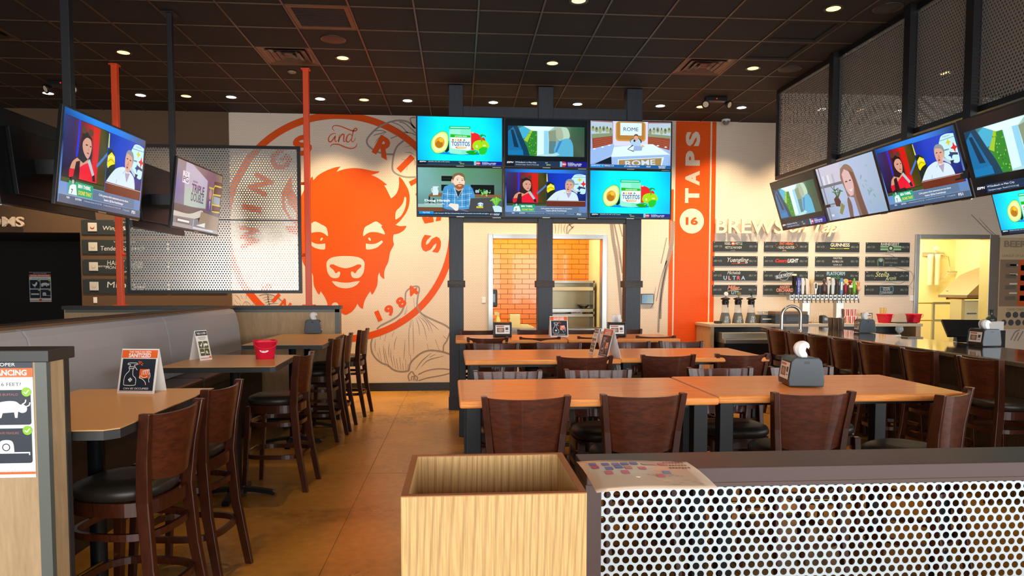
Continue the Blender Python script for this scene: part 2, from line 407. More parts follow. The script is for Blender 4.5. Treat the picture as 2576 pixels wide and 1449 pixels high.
# ------------------------------------------------------------------ the room
YB = 11.12; HC = 4.28                     # back wall, ceiling height
TX, TY, TP = -1.637, 6.864, .6096         # ceiling grid origin and pitch
m, n, l, b = nt('stained_concrete')
tc = n.new('ShaderNodeTexCoord'); a1 = n.new('ShaderNodeTexNoise'); a1.inputs['Scale'].default_value = .9; a1.inputs['Detail'].default_value = 8; a1.inputs['Distortion'].default_value = .6
a2 = n.new('ShaderNodeTexNoise'); a2.inputs['Scale'].default_value = 14; a2.inputs['Detail'].default_value = 6
l.new(tc.outputs['Object'], a1.inputs['Vector']); l.new(tc.outputs['Object'], a2.inputs['Vector'])
mm = n.new('ShaderNodeMath'); mm.operation = 'MULTIPLY_ADD'; mm.inputs[1].default_value = .35; l.new(a2.outputs['Fac'], mm.inputs[0])
m2 = n.new('ShaderNodeMath'); m2.operation = 'MULTIPLY'; m2.inputs[1].default_value = .7; l.new(a1.outputs['Fac'], m2.inputs[0]); l.new(m2.outputs[0], mm.inputs[2])
cr = n.new('ShaderNodeValToRGB'); cr.color_ramp.elements[0].position = .34; cr.color_ramp.elements[1].position = .72
cr.color_ramp.elements[0].color = (*lin('#7c561e'), 1); cr.color_ramp.elements[1].color = (*lin('#be8a3c'), 1)
l.new(mm.outputs[0], cr.inputs[0]); l.new(cr.outputs[0], b.inputs['Base Color'])
rr = n.new('ShaderNodeMapRange'); rr.inputs[3].default_value = .24; rr.inputs[4].default_value = .32; l.new(a1.outputs['Fac'], rr.inputs[0]); l.new(rr.outputs[0], b.inputs['Roughness'])
bp = n.new('ShaderNodeBump'); bp.inputs['Strength'].default_value = .012; l.new(a2.outputs['Fac'], bp.inputs['Height']); l.new(bp.outputs['Normal'], b.inputs['Normal'])
floorm = m
fl = MB()
xs = [-9, -2.6, -.8, 1.6, 4.4, 10.2]; ys = [WINY-.2, 1.2, 3.6, 6.2, 9.0, 14.6]
for i in range(5):
    for j in range(5): fl.box(xs[i]+.003, xs[i+1]-.003, ys[j]+.003, ys[j+1]-.003, -.1, 0)     # concrete bays between the saw cuts
fl.box(-9, 10.2, WINY-.2, 14.6, -.14, -.006)
struct(fl.build('floor', floorm))
ceil = struct(BX(-9, 10.2, WINY-.2, 14.6, HC+.06, HC+.16).build('ceiling', tileblack))
struct(BX(-9, 10.2, WINY-.2, TY-2*TP, HC, HC+.06).build('ceiling_near', tileblack))
struct(BX(TX+10*TP, 10.2, TY-2*TP, 14.6, HC, HC+.06).build('ceiling_bar_side', tileblack))
struct(BX(-9, TX-8*TP, TY-2*TP, 14.6, HC, HC+.06).build('ceiling_hall_side', tileblack))
I0, I1, J0, J1 = -8, 10, -2, 7
special = {(0, 0): 'filter', (-1, 2): 'diffuser', (7, 2): 'diffuser', (8, 0): 'open', (8, 1): 'open', (-6, 1): 'diffuser'}
tb = BX(-TP/2+.012, TP/2-.012, -TP/2+.012, TP/2-.012, 0, .02)
t0 = None
for i in range(I0, I1):
    for j in range(J0, J1):
        if (i, j) in special: continue
        loc = (TX+(i+.5)*TP, TY+(j+.5)*TP, HC+.004)
        if t0 is None: t0 = tb.build('ceiling_tile', tileblack, ceil, loc); o = t0
        else:
            o = t0.copy(); C.objects.link(o); o.location = loc
for i in range(I0, I1+1):
    BX(TX+i*TP-.009, TX+i*TP+.009, TY+J0*TP, TY+J1*TP-.03, HC-.004, HC+.02).build('grid_rail', gridm, ceil)
for j in range(J0, J1):
    mb = MB()
    for i in range(I0, I1): mb.box(TX+i*TP+.011, TX+(i+1)*TP-.011, TY+j*TP-.007, TY+j*TP+.007, HC-.003, HC+.02)
    mb.build('grid_rail', gridm, ceil)
# back wall with the serving hatch and the kitchen doorway
PX0, PX1, PZ0, PZ1 = .52, 2.29, .98, 2.41
DX0, DX1, DZ1 = 7.56, 8.80, 2.45
MX = -3.485
wb = MB()
for x0, x1, z0, z1 in ((MX, PX0, 0, HC+.05), (PX0, PX1, 0, PZ0), (PX0, PX1, PZ1, HC+.05), (PX1, DX0, 0, HC+.05), (DX0, DX1, DZ1, HC+.05), (DX1, 10.2, 0, HC+.05)):
    wb.box(x0, x1, YB, YB+.16, z0, z1)
struct(wb.build('wall_back', tilemat))
wl = MB()
HX = -5.69
wl.box(HX, MX-.001, YB-.02, YB+.16, 0, HC+.05); wl.box(-9, HX, YB-.02, YB+.16, 2.45, HC+.05)
struct(wl.build('wall_left', brownwall))
hall = MB(); hall.box(-9, -5.5, 14.2, 14.3, 0, 2.6).box(-5.6, -5.5, YB+.16, 14.2, 0, 2.6).box(-9, -5.5, YB+.16, 14.3, 2.5, 2.6)
struct(hall.build('wall_hallway', mat('hall_dark_paint', '#1d1815', rough=.8)))
struct(BX(-9.1, -9, WINY-.2, 14.6, 0, HC+.1).build('wall_far_left', brownwall))
wr = MB(); ey = [WINY-.2]+[q for a, b_ in WINR for q in (a, b_)]+[14.6]
for k in range(0, len(ey), 2): wr.box(RX, RX+.1, ey[k], ey[k+1], 0, HC+.1)
for a, b_ in WINR: wr.box(RX, RX+.1, a, b_, 0, WINZ[0]).box(RX, RX+.1, a, b_, WINZ[1], HC+.1)
struct(wr.build('wall_right', mat('warm_wall_paint', '#8f8273', rough=.7)))
for k, (a, b_) in enumerate(WINR):
    f = MB()
    for y in (a, (a+b_)/2-.025, b_-.05): f.box(RX+.02, RX+.08, y, y+.05, *WINZ)
    for z in (WINZ[0], 2.35, WINZ[1]-.05): f.box(RX+.02, RX+.08, a, b_, z, z+.05)
    struct(f.build('window_%d' % (k+6), blackmetal))
struct(BX(MX, PX0, YB-.018, YB, 0, .13).build('baseboard_back', black))
struct(BX(-9, 10.2, 14.6, 14.7, 0, HC+.1).build('wall_kitchen', yellowwall))
# window wall behind the camera
wf = MB(); ex = [-9.1]+[q for a, b_ in WIN for q in (a, b_)]+[10.3]
for k in range(0, len(ex), 2): wf.box(ex[k], ex[k+1], WINY-.1, WINY+.1, 0, HC+.1)
for a, b_ in WIN: wf.box(a, b_, WINY-.1, WINY+.1, 0, WINZ[0]).box(a, b_, WINY-.1, WINY+.1, WINZ[1], HC+.1)
struct(wf.build('wall_front', mat('warm_wall_paint', '#8f8273')))
for k, (a, b_) in enumerate(WIN):
    f = MB()
    for x in (a, (a+b_)/2-.025, b_-.05): f.box(x, x+.05, WINY-.03, WINY+.03, *WINZ)
    for z in (WINZ[0], 2.35, WINZ[1]-.05): f.box(a, b_, WINY-.03, WINY+.03, z, z+.05)
    struct(f.build('window_%d' % (k+1), blackmetal))

# ------------------------------------------------------------------ wall art
def wallfx(Y):
    def f(x, y):
        q = AY(x, y, Y); return (q.x, q.z)
    return f
WY = YB-.0012
OR = '#e4560e'; CREAM = '#e0d5c6'; GREY = '#9a918b'
em = thing('wall_emblem', 'huge round orange bison emblem painted on the white tiled wall', 'mural', (0, WY, 0))
A, Bc = AY(858, 574, YB), AY(1147, 574, YB); RW = (Bc.x-A.x)
pr = Print(lambda x, y: (A.x+x, A.z-y)); pr.ring(0, 0, RW*.941, RW, OR, n=140)
pr.build('ring', muralmat, em)
Z = 6.5875
def h1(x, y): return (740+x/Z, 400+y/Z)
def h2(x, y): return (740+x/Z, 600+y/Z)
AX = 869.3
def mir(p): return (2*AX-p[0], p[1])
hair = [h1(*q) for q in ((250, 330), (280, 312), (306, 290), (310, 318), (318, 352), (400, 268), (500, 208), (600, 165), (690, 137), (770, 125), (735, 165), (705, 212), (790, 180), (900, 156), (1000, 150), (1110, 158), (1220, 180), (1320, 200), (1418, 205), (1390, 230), (1340, 246), (1280, 265), (1360, 300), (1440, 350), (1500, 395), (1542, 428), (1493, 436), (1530, 500), (1570, 580), (1605, 652))]
horn = [h1(*q) for q in ((1650, 622), (1700, 562), (1730, 480), (1740, 390), (1736, 310), (1748, 296), (1800, 350), (1850, 430), (1890, 510), (1912, 600), (1912, 700), (1895, 800), (1855, 890), (1800, 970), (1740, 1040), (1678, 1090), (1720, 1106), (1780, 1113), (1850, 1106), (1860, 1122), (1820, 1178), (1760, 1220), (1700, 1243), (1650, 1250), (1640, 1300), (1640, 1350), (1650, 1395))]
side = [h2(*q) for q in ((1652, 105), (1620, 170), (1590, 230), (1575, 310), (1555, 400), (1515, 480), (1495, 550), (1492, 610), (1496, 664), (1475, 662), (1430, 620), (1412, 560), (1390, 620), (1385, 700), (1375, 780), (1345, 850), (1310, 912), (1285, 930), (1270, 890), (1262, 874), (1210, 950), (1170, 1030), (1150, 1100), (1143, 1164), (1120, 1160), (1080, 1130), (1050, 1078), (1010, 1150), (950, 1215), (880, 1255), (852, 1264))]
right = hair+horn+side
left = [mir(p) for p in (horn+side)[::-1]]
lefthair = [mir(h1(*q)) for q in ((1605, 652), (1570, 580), (1530, 500), (1493, 436))]
pr = Print(wallfx(YB), dz=.0001); pr.k = 3
pr.curve(right+left[1:]+lefthair, OR, sub=3, corner=45)
def both(pts, col, sub=4, corner=50):
    pr.curve(pts, col, sub, corner); pr.k -= 1; pr.curve([mir(p) for p in pts], col, sub, corner)
both([h1(*q) for q in ((1838, 626), (1855, 640), (1858, 700), (1845, 790), (1815, 870), (1765, 950), (1690, 1003), (1676, 985), (1680, 900), (1705, 845), (1765, 785), (1810, 710), (1825, 640))], CREAM)
both([h1(*q) for q in ((1350, 1036), (1410, 1062), (1462, 1105), (1440, 1118), (1480, 1180), (1508, 1240), (1490, 1252), (1430, 1228), (1350, 1212), (1270, 1212), (1200, 1240), (1155, 1280), (1140, 1270), (1150, 1200), (1175, 1130), (1250, 1085))], CREAM)
both([h1(*q) for q in ((1240, 1300), (1262, 1315), (1272, 1345), (1262, 1358), (1238, 1340), (1226, 1312))], CREAM)
both([h2(*q) for q in ((1450, 32), (1468, 42), (1462, 70), (1420, 110), (1370, 150), (1290, 176), (1210, 183), (1188, 165), (1188, 90), (1195, 83), (1260, 92), (1340, 86), (1400, 62))], CREAM)
nose = [(852, 290), (960, 294), (1060, 310), (1130, 345), (1165, 400), (1165, 480), (1150, 560), (1110, 625), (1060, 655), (990, 655), (955, 630), (940, 580), (945, 552), (965, 545), (985, 560), (1005, 575), (1022, 570), (1045, 530), (1090, 490), (1112, 465), (1112, 440), (1090, 430), (1045, 432), (960, 470), (852, 494)]
N = [h2(*q) for q in nose]
pr.curve(N+[mir(p) for p in N[-2:0:-1]], CREAM, 3, 60)
pr.curve([h2(*q) for q in ((625, 708), (700, 712), (780, 728), (852, 732), (930, 728), (1010, 712), (1090, 706), (1040, 765), (970, 805), (900, 822), (852, 825), (790, 820), (720, 800), (665, 760))], CREAM, 3)
pr.ell(740+680/Z, 600+1110/Z, 8.2, 8, CREAM)
pr.build('bison_head', muralmat, em)
pr = Print(wallfx(YB)); pr.k = 9
def ringtext(ch, ang, rad, h, top=True, bold=.045, wd=None):
    pr = Print(wallfx(YB)); pr.k = 9
    x = 858+rad*math.sin(R(ang)); y = 574-rad*math.cos(R(ang))
    pr.text(ch, x, y, h, OR, w=wd, rot=ang if top else ang-180, bold=bold); pr.build('letter', muralmat, em)
for ch, a, wd in (('W', -95, 62), ('I', -77.5, 15), ('N', -61.5, 46), ('G', -42, 50), ('S', -25, 42), ('R', 28, 44), ('I', 45, 15), ('N', 62, 46), ('G', 80, 50), ('S', 100, 42)): ringtext(ch, a, 230, 50, True, .05, wd)
for ch, a, wd in (('S', 231, 21), ('I', 223, 9), ('N', 216, 24), ('C', 206.5, 23), ('E', 197, 19), ('1', 157, 12), ('9', 149.5, 22), ('8', 141, 22), ('4', 131.5, 24)): ringtext(ch, a, 240, 27, False, .05, wd)
def w4(x, y): return (700+x/7.155, 280+y/7.155)
def wl4(pts, wd): pr.line([w4(*q) for q in pts], wd, '#dc5a2a', taper=True)
wl4([(1015, 355), (985, 330), (975, 295), (1000, 262), (1060, 258), (1150, 280), (1260, 325), (1340, 352), (1390, 350), (1418, 330), (1405, 308), (1378, 312), (1352, 350), (1335, 430), (1318, 520), (1335, 555), (1368, 530), (1392, 480)], 3.2)
wl4([(1042, 408), (1000, 400), (940, 430), (905, 490), (912, 540), (945, 548), (985, 510), (1030, 440), (1020, 520), (1035, 552), (1070, 520)], 3.4)
wl4([(1100, 420), (1082, 555), (1110, 470), (1150, 415), (1185, 420), (1178, 500), (1180, 548), (1215, 535)], 3.4)
wl4([(1330, 440), (1290, 410), (1250, 440), (1225, 500), (1235, 548), (1270, 550), (1320, 490)], 3.4)
wl4([(942, 648), (955, 610), (1000, 592), (1090, 598), (1190, 640), (1290, 668), (1365, 660), (1405, 625), (1418, 582)], 3.2)
pr.build('script_word', muralmat, em)
# grey line drawings of vegetables
def drawing(name, label, strokes, kk=2):
    p = Print(wallfx(YB)); p.k = kk
    for pts, wd in strokes: p.line(pts, wd, GREY, up=0, taper=wd < 2.2)
    return tag(p.build(name, muralmat, None, (0, WY, 0)), label, 'mural')
def g5(*q): return [(900+x/4.83, 680+y/4.83) for x, y in q]
gar = [(g5((232, 715), (280, 670), (380, 620), (480, 560), (540, 490), (575, 380), (585, 270), (640, 215), (690, 195), (735, 200), (748, 240), (730, 320), (722, 430), (765, 515), (850, 570), (960, 620), (1060, 665), (1120, 710)), 4),
       (g5((650, 245), (700, 235), (720, 205)), 3),
       (g5((175, 830), (160, 900), (175, 1000), (230, 1080), (300, 1130), (360, 1150), (430, 1205), (500, 1228), (560, 1230), (620, 1220)), 4),
       (g5((620, 1220), (640, 1130), (710, 1050), (790, 995), (880, 972), (980, 980), (1060, 998), (1120, 1020)), 4),
       (g5((1115, 760), (1085, 850), (1045, 910), (1038, 985)), 3.5), (g5((630, 1345), (612, 1290), (640, 1240), (665, 1235), (690, 1275), (725, 1300), (715, 1345)), 3.5),
       (g5((650, 1340), (655, 1290), (690, 1290), (700, 1340)), 2.5), (g5((675, 1340), (680, 1300)), 2.5), (g5((740, 1340), (850, 1305), (1000, 1280), (1120, 1250)), 2.5), (g5((735, 1265), (850, 1215), (1000, 1195), (1120, 1205)), 2.5),
       (g5((700, 1210), (780, 1100), (890, 1005)), 2), (g5((770, 1170), (860, 1090), (1040, 1040)), 2), (g5((875, 1055), (940, 1020)), 1.8)]
for q in (((680, 340), (690, 460)), ((670, 600), (675, 800), (680, 1020)), ((710, 580), (740, 680), (752, 795)), ((725, 560), (800, 680), (840, 850)), ((740, 550), (830, 640), (870, 740)), ((760, 540), (860, 640), (910, 755)), ((780, 535), (890, 640), (985, 722)), ((640, 610), (620, 780), (625, 1040)), ((575, 840), (565, 1000), (560, 1090)), ((440, 740), (415, 810)), ((475, 800), (450, 880), (442, 970)), ((385, 880), (375, 980), (380, 1060)), ((345, 780), (322, 860)), ((215, 840), (208, 920), (218, 985)), ((240, 1000), (265, 1090)), ((258, 940), (290, 1110)), ((310, 910), (320, 1020), (340, 1130)), ((330, 950), (350, 1070), (380, 1160)), ((400, 950), (405, 1060), (430, 1180)), ((430, 1040), (460, 1190)), ((470, 1070), (490, 1205)), ((510, 1060), (525, 1210)), ((548, 1130), (555, 1215)), ((580, 1080), (585, 1210)), ((610, 1140), (605, 1210)), ((640, 1020), (645, 1120)), ((845, 890), (855, 970)), ((940, 840), (990, 970)), ((1040, 795), (1080, 835)), ((600, 440), (565, 540)), ((520, 580), (440, 640)), ((280, 790), (270, 840)), ((655, 600), (640, 700)), ((605, 480), (575, 535))): gar.append((g5(*q), 1.6))
drawing('garlic_drawing', 'grey line drawing of garlic bulbs low on the tiled wall beside the dark column', gar)
def q4(*q): return [(700+x/7.155, 280+y/7.155) for x, y in q]
oni = [(q4((2460, 310), (2350, 200), (2200, 165), (2060, 180), (1900, 235), (1760, 320), (1650, 430), (1595, 520), (1610, 600), (1680, 670), (1800, 735), (1950, 770), (2070, 775)), 4.5),
       (q4((2270, 520), (2150, 620), (2090, 740), (2060, 900), (2060, 1060), (2150, 1140), (2300, 1185), (2480, 1185)), 4.5),
       (q4((2470, 110), (2390, 120), (2380, 170), (2420, 260), (2480, 310)), 3.5), (q4((2480, 430), (2380, 390), (2240, 375)), 3), (q4((2480, 400), (2400, 320), (2280, 220), (2180, 190)), 3), (q4((2330, 390), (2200, 260), (2050, 195)), 2.5),
       (q4((1740, 350), (1850, 345), (1950, 375), (1800, 410), (1715, 435)), 2.5), (q4((1740, 575), (1800, 490), (1920, 400)), 2), (q4((2150, 440), (2020, 490)), 2.5), (q4((2290, 635), (2400, 625)), 1.8), (q4((2280, 740), (2380, 745), (2470, 800)), 2), (q4((2220, 865), (2330, 880)), 1.8), (q4((2330, 990), (2310, 1060)), 1.8), (q4((2440, 860), (2465, 920), (2450, 980)), 1.8)]
drawing('onion_drawing', 'grey line drawing of vegetables behind the letters at the top of the emblem', oni)
def q6(*q): return [(580+x/8.05, 680+y/8.05) for x, y in q]
lef = [(q6((755, 490), (765, 620), (800, 730)), 3), (q6((580, 515), (680, 490), (830, 500), (960, 560), (1060, 640), (1130, 720)), 3)]
for k in range(5): lef.append((q6((640+30*k, 570+45*k), (740+20*k, 540+45*k), (850+40*k, 545+42*k)), 2))
for q in (((80, 490), (150, 540), (210, 630)), ((210, 500), (240, 580)), ((320, 490), (315, 575)), ((410, 555), (390, 580)), ((85, 600), (150, 680)), ((240, 720), (290, 640), (350, 650), (420, 715)), ((300, 650), (350, 715)), ((430, 715), (510, 650)), ((60, 690), (130, 720)), ((170, 650), (210, 720))): lef.append((q6(*q), 1.7))
drawing('leek_drawing', 'grey line drawing of vegetables peeking out under the hanging mesh screen', lef)
def qz(*q): return [(1100+x/3.813, 540+y/3.813) for x, y in q]
wheat = []
for q, wd in ((((1125, 75), (1135, 140), (1130, 185)), 2), (((1170, 75), (1160, 185)), 2), (((1190, 75), (1190, 180)), 2), (((1230, 80), (1215, 140), (1225, 185)), 2), (((1310, 80), (1250, 110), (1240, 185)), 3), (((1310, 110), (1270, 150), (1250, 185)), 3), (((1255, 80), (1300, 130)), 2.5),
              (((1670, 85), (1690, 260), (1720, 430), (1750, 700), (1775, 1000)), 9), (((1695, 80), (1740, 300), (1775, 560)), 4), (((1745, 90), (1775, 210)), 3), (((1720, 300), (1760, 480)), 2)): wheat.append((qz(*q), wd))
drawing('wheat_drawing', 'grey wheat drawing on the tiled wall around the serving hatch', wheat)
grass = []
for q, wd in ((((2245, 60), (2240, 250), (2200, 450), (2150, 700), (2130, 900), (2120, 1130)), 5), (((2270, 60), (2255, 300), (2190, 560), (2150, 800), (2140, 1000)), 5), (((2200, 220), (2170, 360), (2145, 470)), 2.5), (((2200, 440), (2160, 560), (2130, 680), (2100, 830)), 2.5), (((2095, 690), (2070, 850), (2040, 900)), 2)): grass.append((qz(*q), wd))
drawing('grass_drawing', 'tall grey grass blades drawn on the wall left of the orange stripe', grass, 12)
def qr(*q): return [(2200+x/3.45, 540+y/3.45) for x, y in q]
hopa = [(qr((840, 0), (900, 60), (980, 140), (1060, 200), (1120, 230)), 2.4), (qr((905, 30), (960, 90), (1030, 160), (1100, 205)), 2), (qr((1140, 10), (1180, 80), (1240, 150)), 1.6), ]
hopb = [(qr((1180, 1090), (1220, 1020), (1260, 1000)), 3), (qr((1210, 1095), (1250, 1020)), 3), (qr((1240, 1095), (1290, 1010)), 3)]
hopc = [(qr((60, 350), (120, 345), (180, 370), (160, 420), (60, 430)), 1.4), (qr((40, 460), (140, 450), (240, 470), (320, 500), (335, 560), (300, 620), (340, 650)), 1.6), (qr((60, 600), (140, 590), (220, 600), (290, 560)), 1.4), (qr((70, 480), (80, 560), (150, 580)), 1.3)]
drawing('hop_drawing', 'thin grey curved stems drawn above the right corner of the kitchen doorway', hopa)
drawing('stalk_drawing', 'grey stalks drawn low on the wall under the tan beer board', hopb)
drawing('leaf_drawing', 'thin grey leaf outlines drawn behind the rightmost tap chalkboards', hopc)
# orange stripe sign
pr = Print(wallfx(YB)); pr.k = 4
def V(x, y): q = AY(x, y, YB); return (q.x, q.z)
xa, xb = 3.455, 4.02
st = Print(lambda x, y: (x, -y)); st.k = 4
st.rect(xa, -HC, xb, -.02, OR); st.rect(4.045, -HC, 4.115, -.02, OR, 0); st.rect(3.36, -3.2, 3.43, -.02, OR, 0)
cx = (xa+xb)/2-.005
for ch, y in (('S', 349), ('P', 398), ('A', 448), ('T', 492)):
    z = AY(1735, y, YB).z; st.text(ch, cx-.012*(0), -z, .235, CREAM, w=.235 if ch != 'T' else .235, rot=-90, bold=.05)
z = AY(1738, 556, YB).z; st.ell(cx, -z, .2, .2, CREAM, 40); st.text('16', cx, -z, .13, OR, w=.2, bold=.045)
tag(st.build('tap_stripe_sign', muralmat, None, (0, WY, 0)), 'tall orange wall stripe reading 16 TAPS in white', 'sign')
# ------------------------------------------------------------------ television pictures
SW, SH = 1.085, .610
def grid_bg(p, x0, y0, x1, y1, cols):      # cols: rows of colours, blended over the rectangle
    nr, nc = len(cols), len(cols[0]); vs = []; cc = []
    for j in range(nr):
        for i in range(nc): vs.append((x0+(x1-x0)*i/(nc-1), y0+(y1-y0)*j/(nr-1))); cc.append(cols[j][i])
    p.put(vs, [(j*nc+i, j*nc+i+1, (j+1)*nc+i+1, (j+1)*nc+i) for j in range(nr-1) for i in range(nc-1)], cc)
def sports_bar(p, t1, t2, y0, y1, x0, x1):
    H = y1-y0; W = x1-x0
    p.rect(x0, y0, x1, y1, '#1c3350'); p.rect(x0, y0, x0+.11*W, y1, '#0d1424'); p.rect(x0+.665*W, y0, x1, y1, '#10188c')
    p.text('ESPN', x0+.06*W, y0+.30*H, .30*H, '#ffffff', w=.08*W, bold=.03, shear=.25)
    p.text(t1, x0+.125*W, y0+.30*H, .30*H, '#ffffff', align='L', w=.25*W)
    if t2: p.text(t2, x0+.125*W, y0+.72*H, .27*H, '#cfe0ea', align='L', w=.28*W)
    p.text('2:57', x0+.5*W, y0+.3*H, .22*H, '#dff0ff', w=.03*W); p.text('ESPNU', x0+.525*W, y0+.68*H, .24*H, '#e8f060', w=.05*W)
    p.ell(x0+.71*W, y0+.5*H, .035*W, .5*H, '#c23a4c'); p.rect(x0+.665*W, y0, x0+.69*W, y1, '#7fd0f0'); p.text('NBA', x0+.715*W, y0+.5*H, .3*H, '#ffffff', w=.045*W, bold=.02)
    p.text('NBA WEDNESDAY', x0+.76*W, y0+.2*H, .16*H, '#c0d0ff', align='L', w=.07*W); p.text('WARRIORS at PACERS', x0+.76*W, y0+.46*H, .24*H, '#ffffff', align='L', w=.17*W, bold=.02)
    p.text('TONIGHT 7:00ET  ESPN', x0+.76*W, y0+.76*H, .2*H, '#ffffff', align='L', w=.16*W)
def scr_salsa():
    p = Print(canvas(100, 112, 2230, 1392, SW, SH)); a, b = '#00f6ff', '#00b4f4'
    grid_bg(p, 100, 112, 2230, 1392, [[b, a, '#00ffff', a, b], ['#00c8f8', '#00ffff', '#00ffff', '#00ffff', '#00d8fa'], [b, a, '#00ffff', a, b]])
    p.ell(1180, 1085, 640, 34, '#0a8cf0'); p.ell(840, 900, 80, 160, '#0a2436', rot=10)
    av = [(740, 495), (820, 520), (868, 600), (880, 720), (868, 850), (820, 980), (740, 1060), (640, 1095), (540, 1090), (460, 1000), (430, 880), (440, 760), (500, 640), (590, 560), (670, 508)]
    p.curve(av, '#2cb42c'); p.curve([(x*.955+.045*650, y*.96+.04*800) for x, y in av], '#d8f48c'); p.curve([(x*.8+.2*655, y*.82+.18*800) for x, y in av], '#f0f8b0')
    p.ell(650, 805, 122, 152, '#eea818', rot=14); p.ell(640, 850, 95, 95, '#b87a16', rot=14); p.ell(690, 735, 55, 60, '#f8c63a')
    p.curve([(1440, 490), (1540, 520), (1640, 560), (1700, 640), (1760, 640), (1800, 680), (1800, 740), (1700, 800), (1560, 960), (1440, 990)], '#ee2a2c', corner=70)
    p.ell(1480, 520, 40, 20, '#ffb4b0'); p.curve([(1690, 700), (1710, 630), (1760, 590), (1830, 640), (1800, 580), (1720, 560), (1660, 585)], '#2c9a3c')
    p.curve([(910, 425), (1425, 425), (1440, 510), (1445, 1000), (1420, 1090), (1180, 1112), (920, 1090), (890, 1010), (892, 520)], '#84f0cc', corner=60)
    p.curve([(930, 450), (1180, 440), (1200, 1090), (930, 1070), (905, 980), (905, 530)], '#9af6da')
    p.rrect(888, 352, 1432, 428, 30, '#0cc880'); p.rect(920, 376, 1400, 400, '#b8fce8')
    p.poly([(925, 575), (1430, 595), (1430, 960), (1380, 1000), (1000, 960), (925, 930)], '#f2fff6'); p.poly([(920, 570), (1430, 595), (1430, 655), (920, 655)], '#12c41c')
    p.text('AVOCADO SALSA', 1185, 622, 40, '#f0fff0', w=310, bold=.02)
    for x, c in ((985, '#b03030'), (1050, '#f0d020'), (1120, '#f08030'), (1180, '#e04040'), (1270, '#30b040')): p.poly([(x-30, 745), (x, 690), (x+32, 740)], c)
    p.text('TOSTiTOS', 1180, 825, 120, '#0a62a8', w=460, bold=.025)
    p.poly([(1040, 905), (1330, 910), (1310, 950), (1080, 955)], '#f06a50'); p.rect(1090, 918, 1310, 942, '#fff4a0')
    p.curve([(1480, 860), (1520, 770), (1620, 720), (1740, 715), (1840, 750), (1895, 830), (1895, 900), (1840, 960), (1820, 1060), (1740, 1110), (1660, 1105), (1640, 1000), (1540, 970), (1490, 930)], '#a8e414')
    p.curve([(1640, 960), (1740, 900), (1860, 910), (1830, 1040), (1740, 1108), (1660, 1090)], '#1fcf30'); p.ell(1590, 890, 30, 40, '#e0f890'); p.ell(1780, 860, 45, 24, '#dcf88c')
    p.line([(1710, 760), (1722, 660)], 26, '#5aa018', sm=False)
    p.curve([(1300, 1040), (1380, 1010), (1500, 995), (1600, 1000), (1620, 1040), (1590, 1090), (1480, 1118), (1380, 1090)], '#0aa81c'); p.ell(1560, 1030, 40, 10, '#90ec90', rot=-20)
    sports_bar(p, 'NCAAM | NC A&T at NC Central', None, 1285, 1392, 100, 2230)
    return p
def scr_house():
    p = Print(canvas(90, 190, 2215, 1430, SW, SH))
    p.rect(90, 190, 2215, 1430, '#0a1418'); x0, y0, x1, y1 = 160, 375, 2140, 1160
    grid_bg(p, x0, y0, x1, y1, [['#0c4258', '#4a8a90', '#58a8b8', '#b8e8e0', '#8aa890', '#3a6a4c', '#24583a'], ['#0c5a90', '#1880b0', '#3a7a60', '#c8f4f0', '#7a9a90', '#48604c', '#3c5040'], ['#0a4a70', '#0a3a58', '#20583a', '#d0f8f4', '#688a88', '#3a5444', '#4a5a44']])
    p.poly([(160, 375), (400, 375), (540, 700), (760, 1160), (160, 1160)], '#0b3f5c'); p.poly([(160, 520), (300, 400), (520, 980), (560, 1140), (160, 1140)], '#136fa8'); p.poly([(230, 480), (300, 480), (440, 940), (320, 930)], '#0a3450'); p.poly([(160, 1020), (540, 1000), (560, 1135), (160, 1135)], '#0f7cb8')
    p.poly([(440, 440), (560, 380), (820, 385), (640, 690), (540, 700)], '#46b4d8')
    p.curve([(750, 440), (900, 500), (915, 800), (900, 1150), (720, 1150), (640, 900), (565, 740), (650, 640)], '#2f8a30'); p.curve([(750, 440), (780, 520), (700, 700), (660, 800), (565, 740), (660, 620)], '#a4cc30')
    random.seed(3)
    for _ in range(26): p.ell(random.uniform(690, 890), random.uniform(560, 1100), 14, 14, random.choice(['#5cbc40', '#1c6a24', '#8ad040']), 6, up=0)
    p.k += 1
    p.poly([(560, 378), (1360, 385), (1190, 500), (1060, 500), (790, 500)], '#e4fcfa'); p.poly([(915, 490), (1085, 490), (1085, 1150), (905, 1150)], '#dcfffc'); p.poly([(1085, 490), (1195, 490), (1200, 1100), (1085, 1110)], '#94d8f4'); p.poly([(1200, 500), (1400, 460), (1400, 760), (1215, 760)], '#8a9a80')
    p.poly([(1215, 760), (1400, 760), (1360, 1090), (1210, 1090)], '#5a8488')
    p.curve([(1380, 390), (1640, 390), (1720, 470), (1755, 600), (1740, 680), (1600, 720), (1500, 740), (1430, 690), (1395, 600), (1400, 480)], '#b8d8c0'); p.curve([(1390, 400), (1530, 400), (1580, 560), (1590, 680), (1520, 730), (1430, 690), (1395, 590)], '#a8b8a0')
    p.curve([(1680, 680), (1780, 710), (1840, 860), (1850, 1155), (1400, 1155), (1345, 1000), (1400, 850), (1500, 740)], '#5ab4d8'); p.curve([(1480, 760), (1560, 740), (1420, 1050), (1370, 1040)], '#3a84c4')
    p.poly([(920, 1125), (1300, 1090), (1420, 1060), (1500, 1110), (1380, 1150), (920, 1150)], '#b0e0e8')
    sports_bar(p, "M'Gladbach vs Man City", 'Champions League - Round of 16 (1st Leg)', 1290, 1430, 90, 2215)
    return p
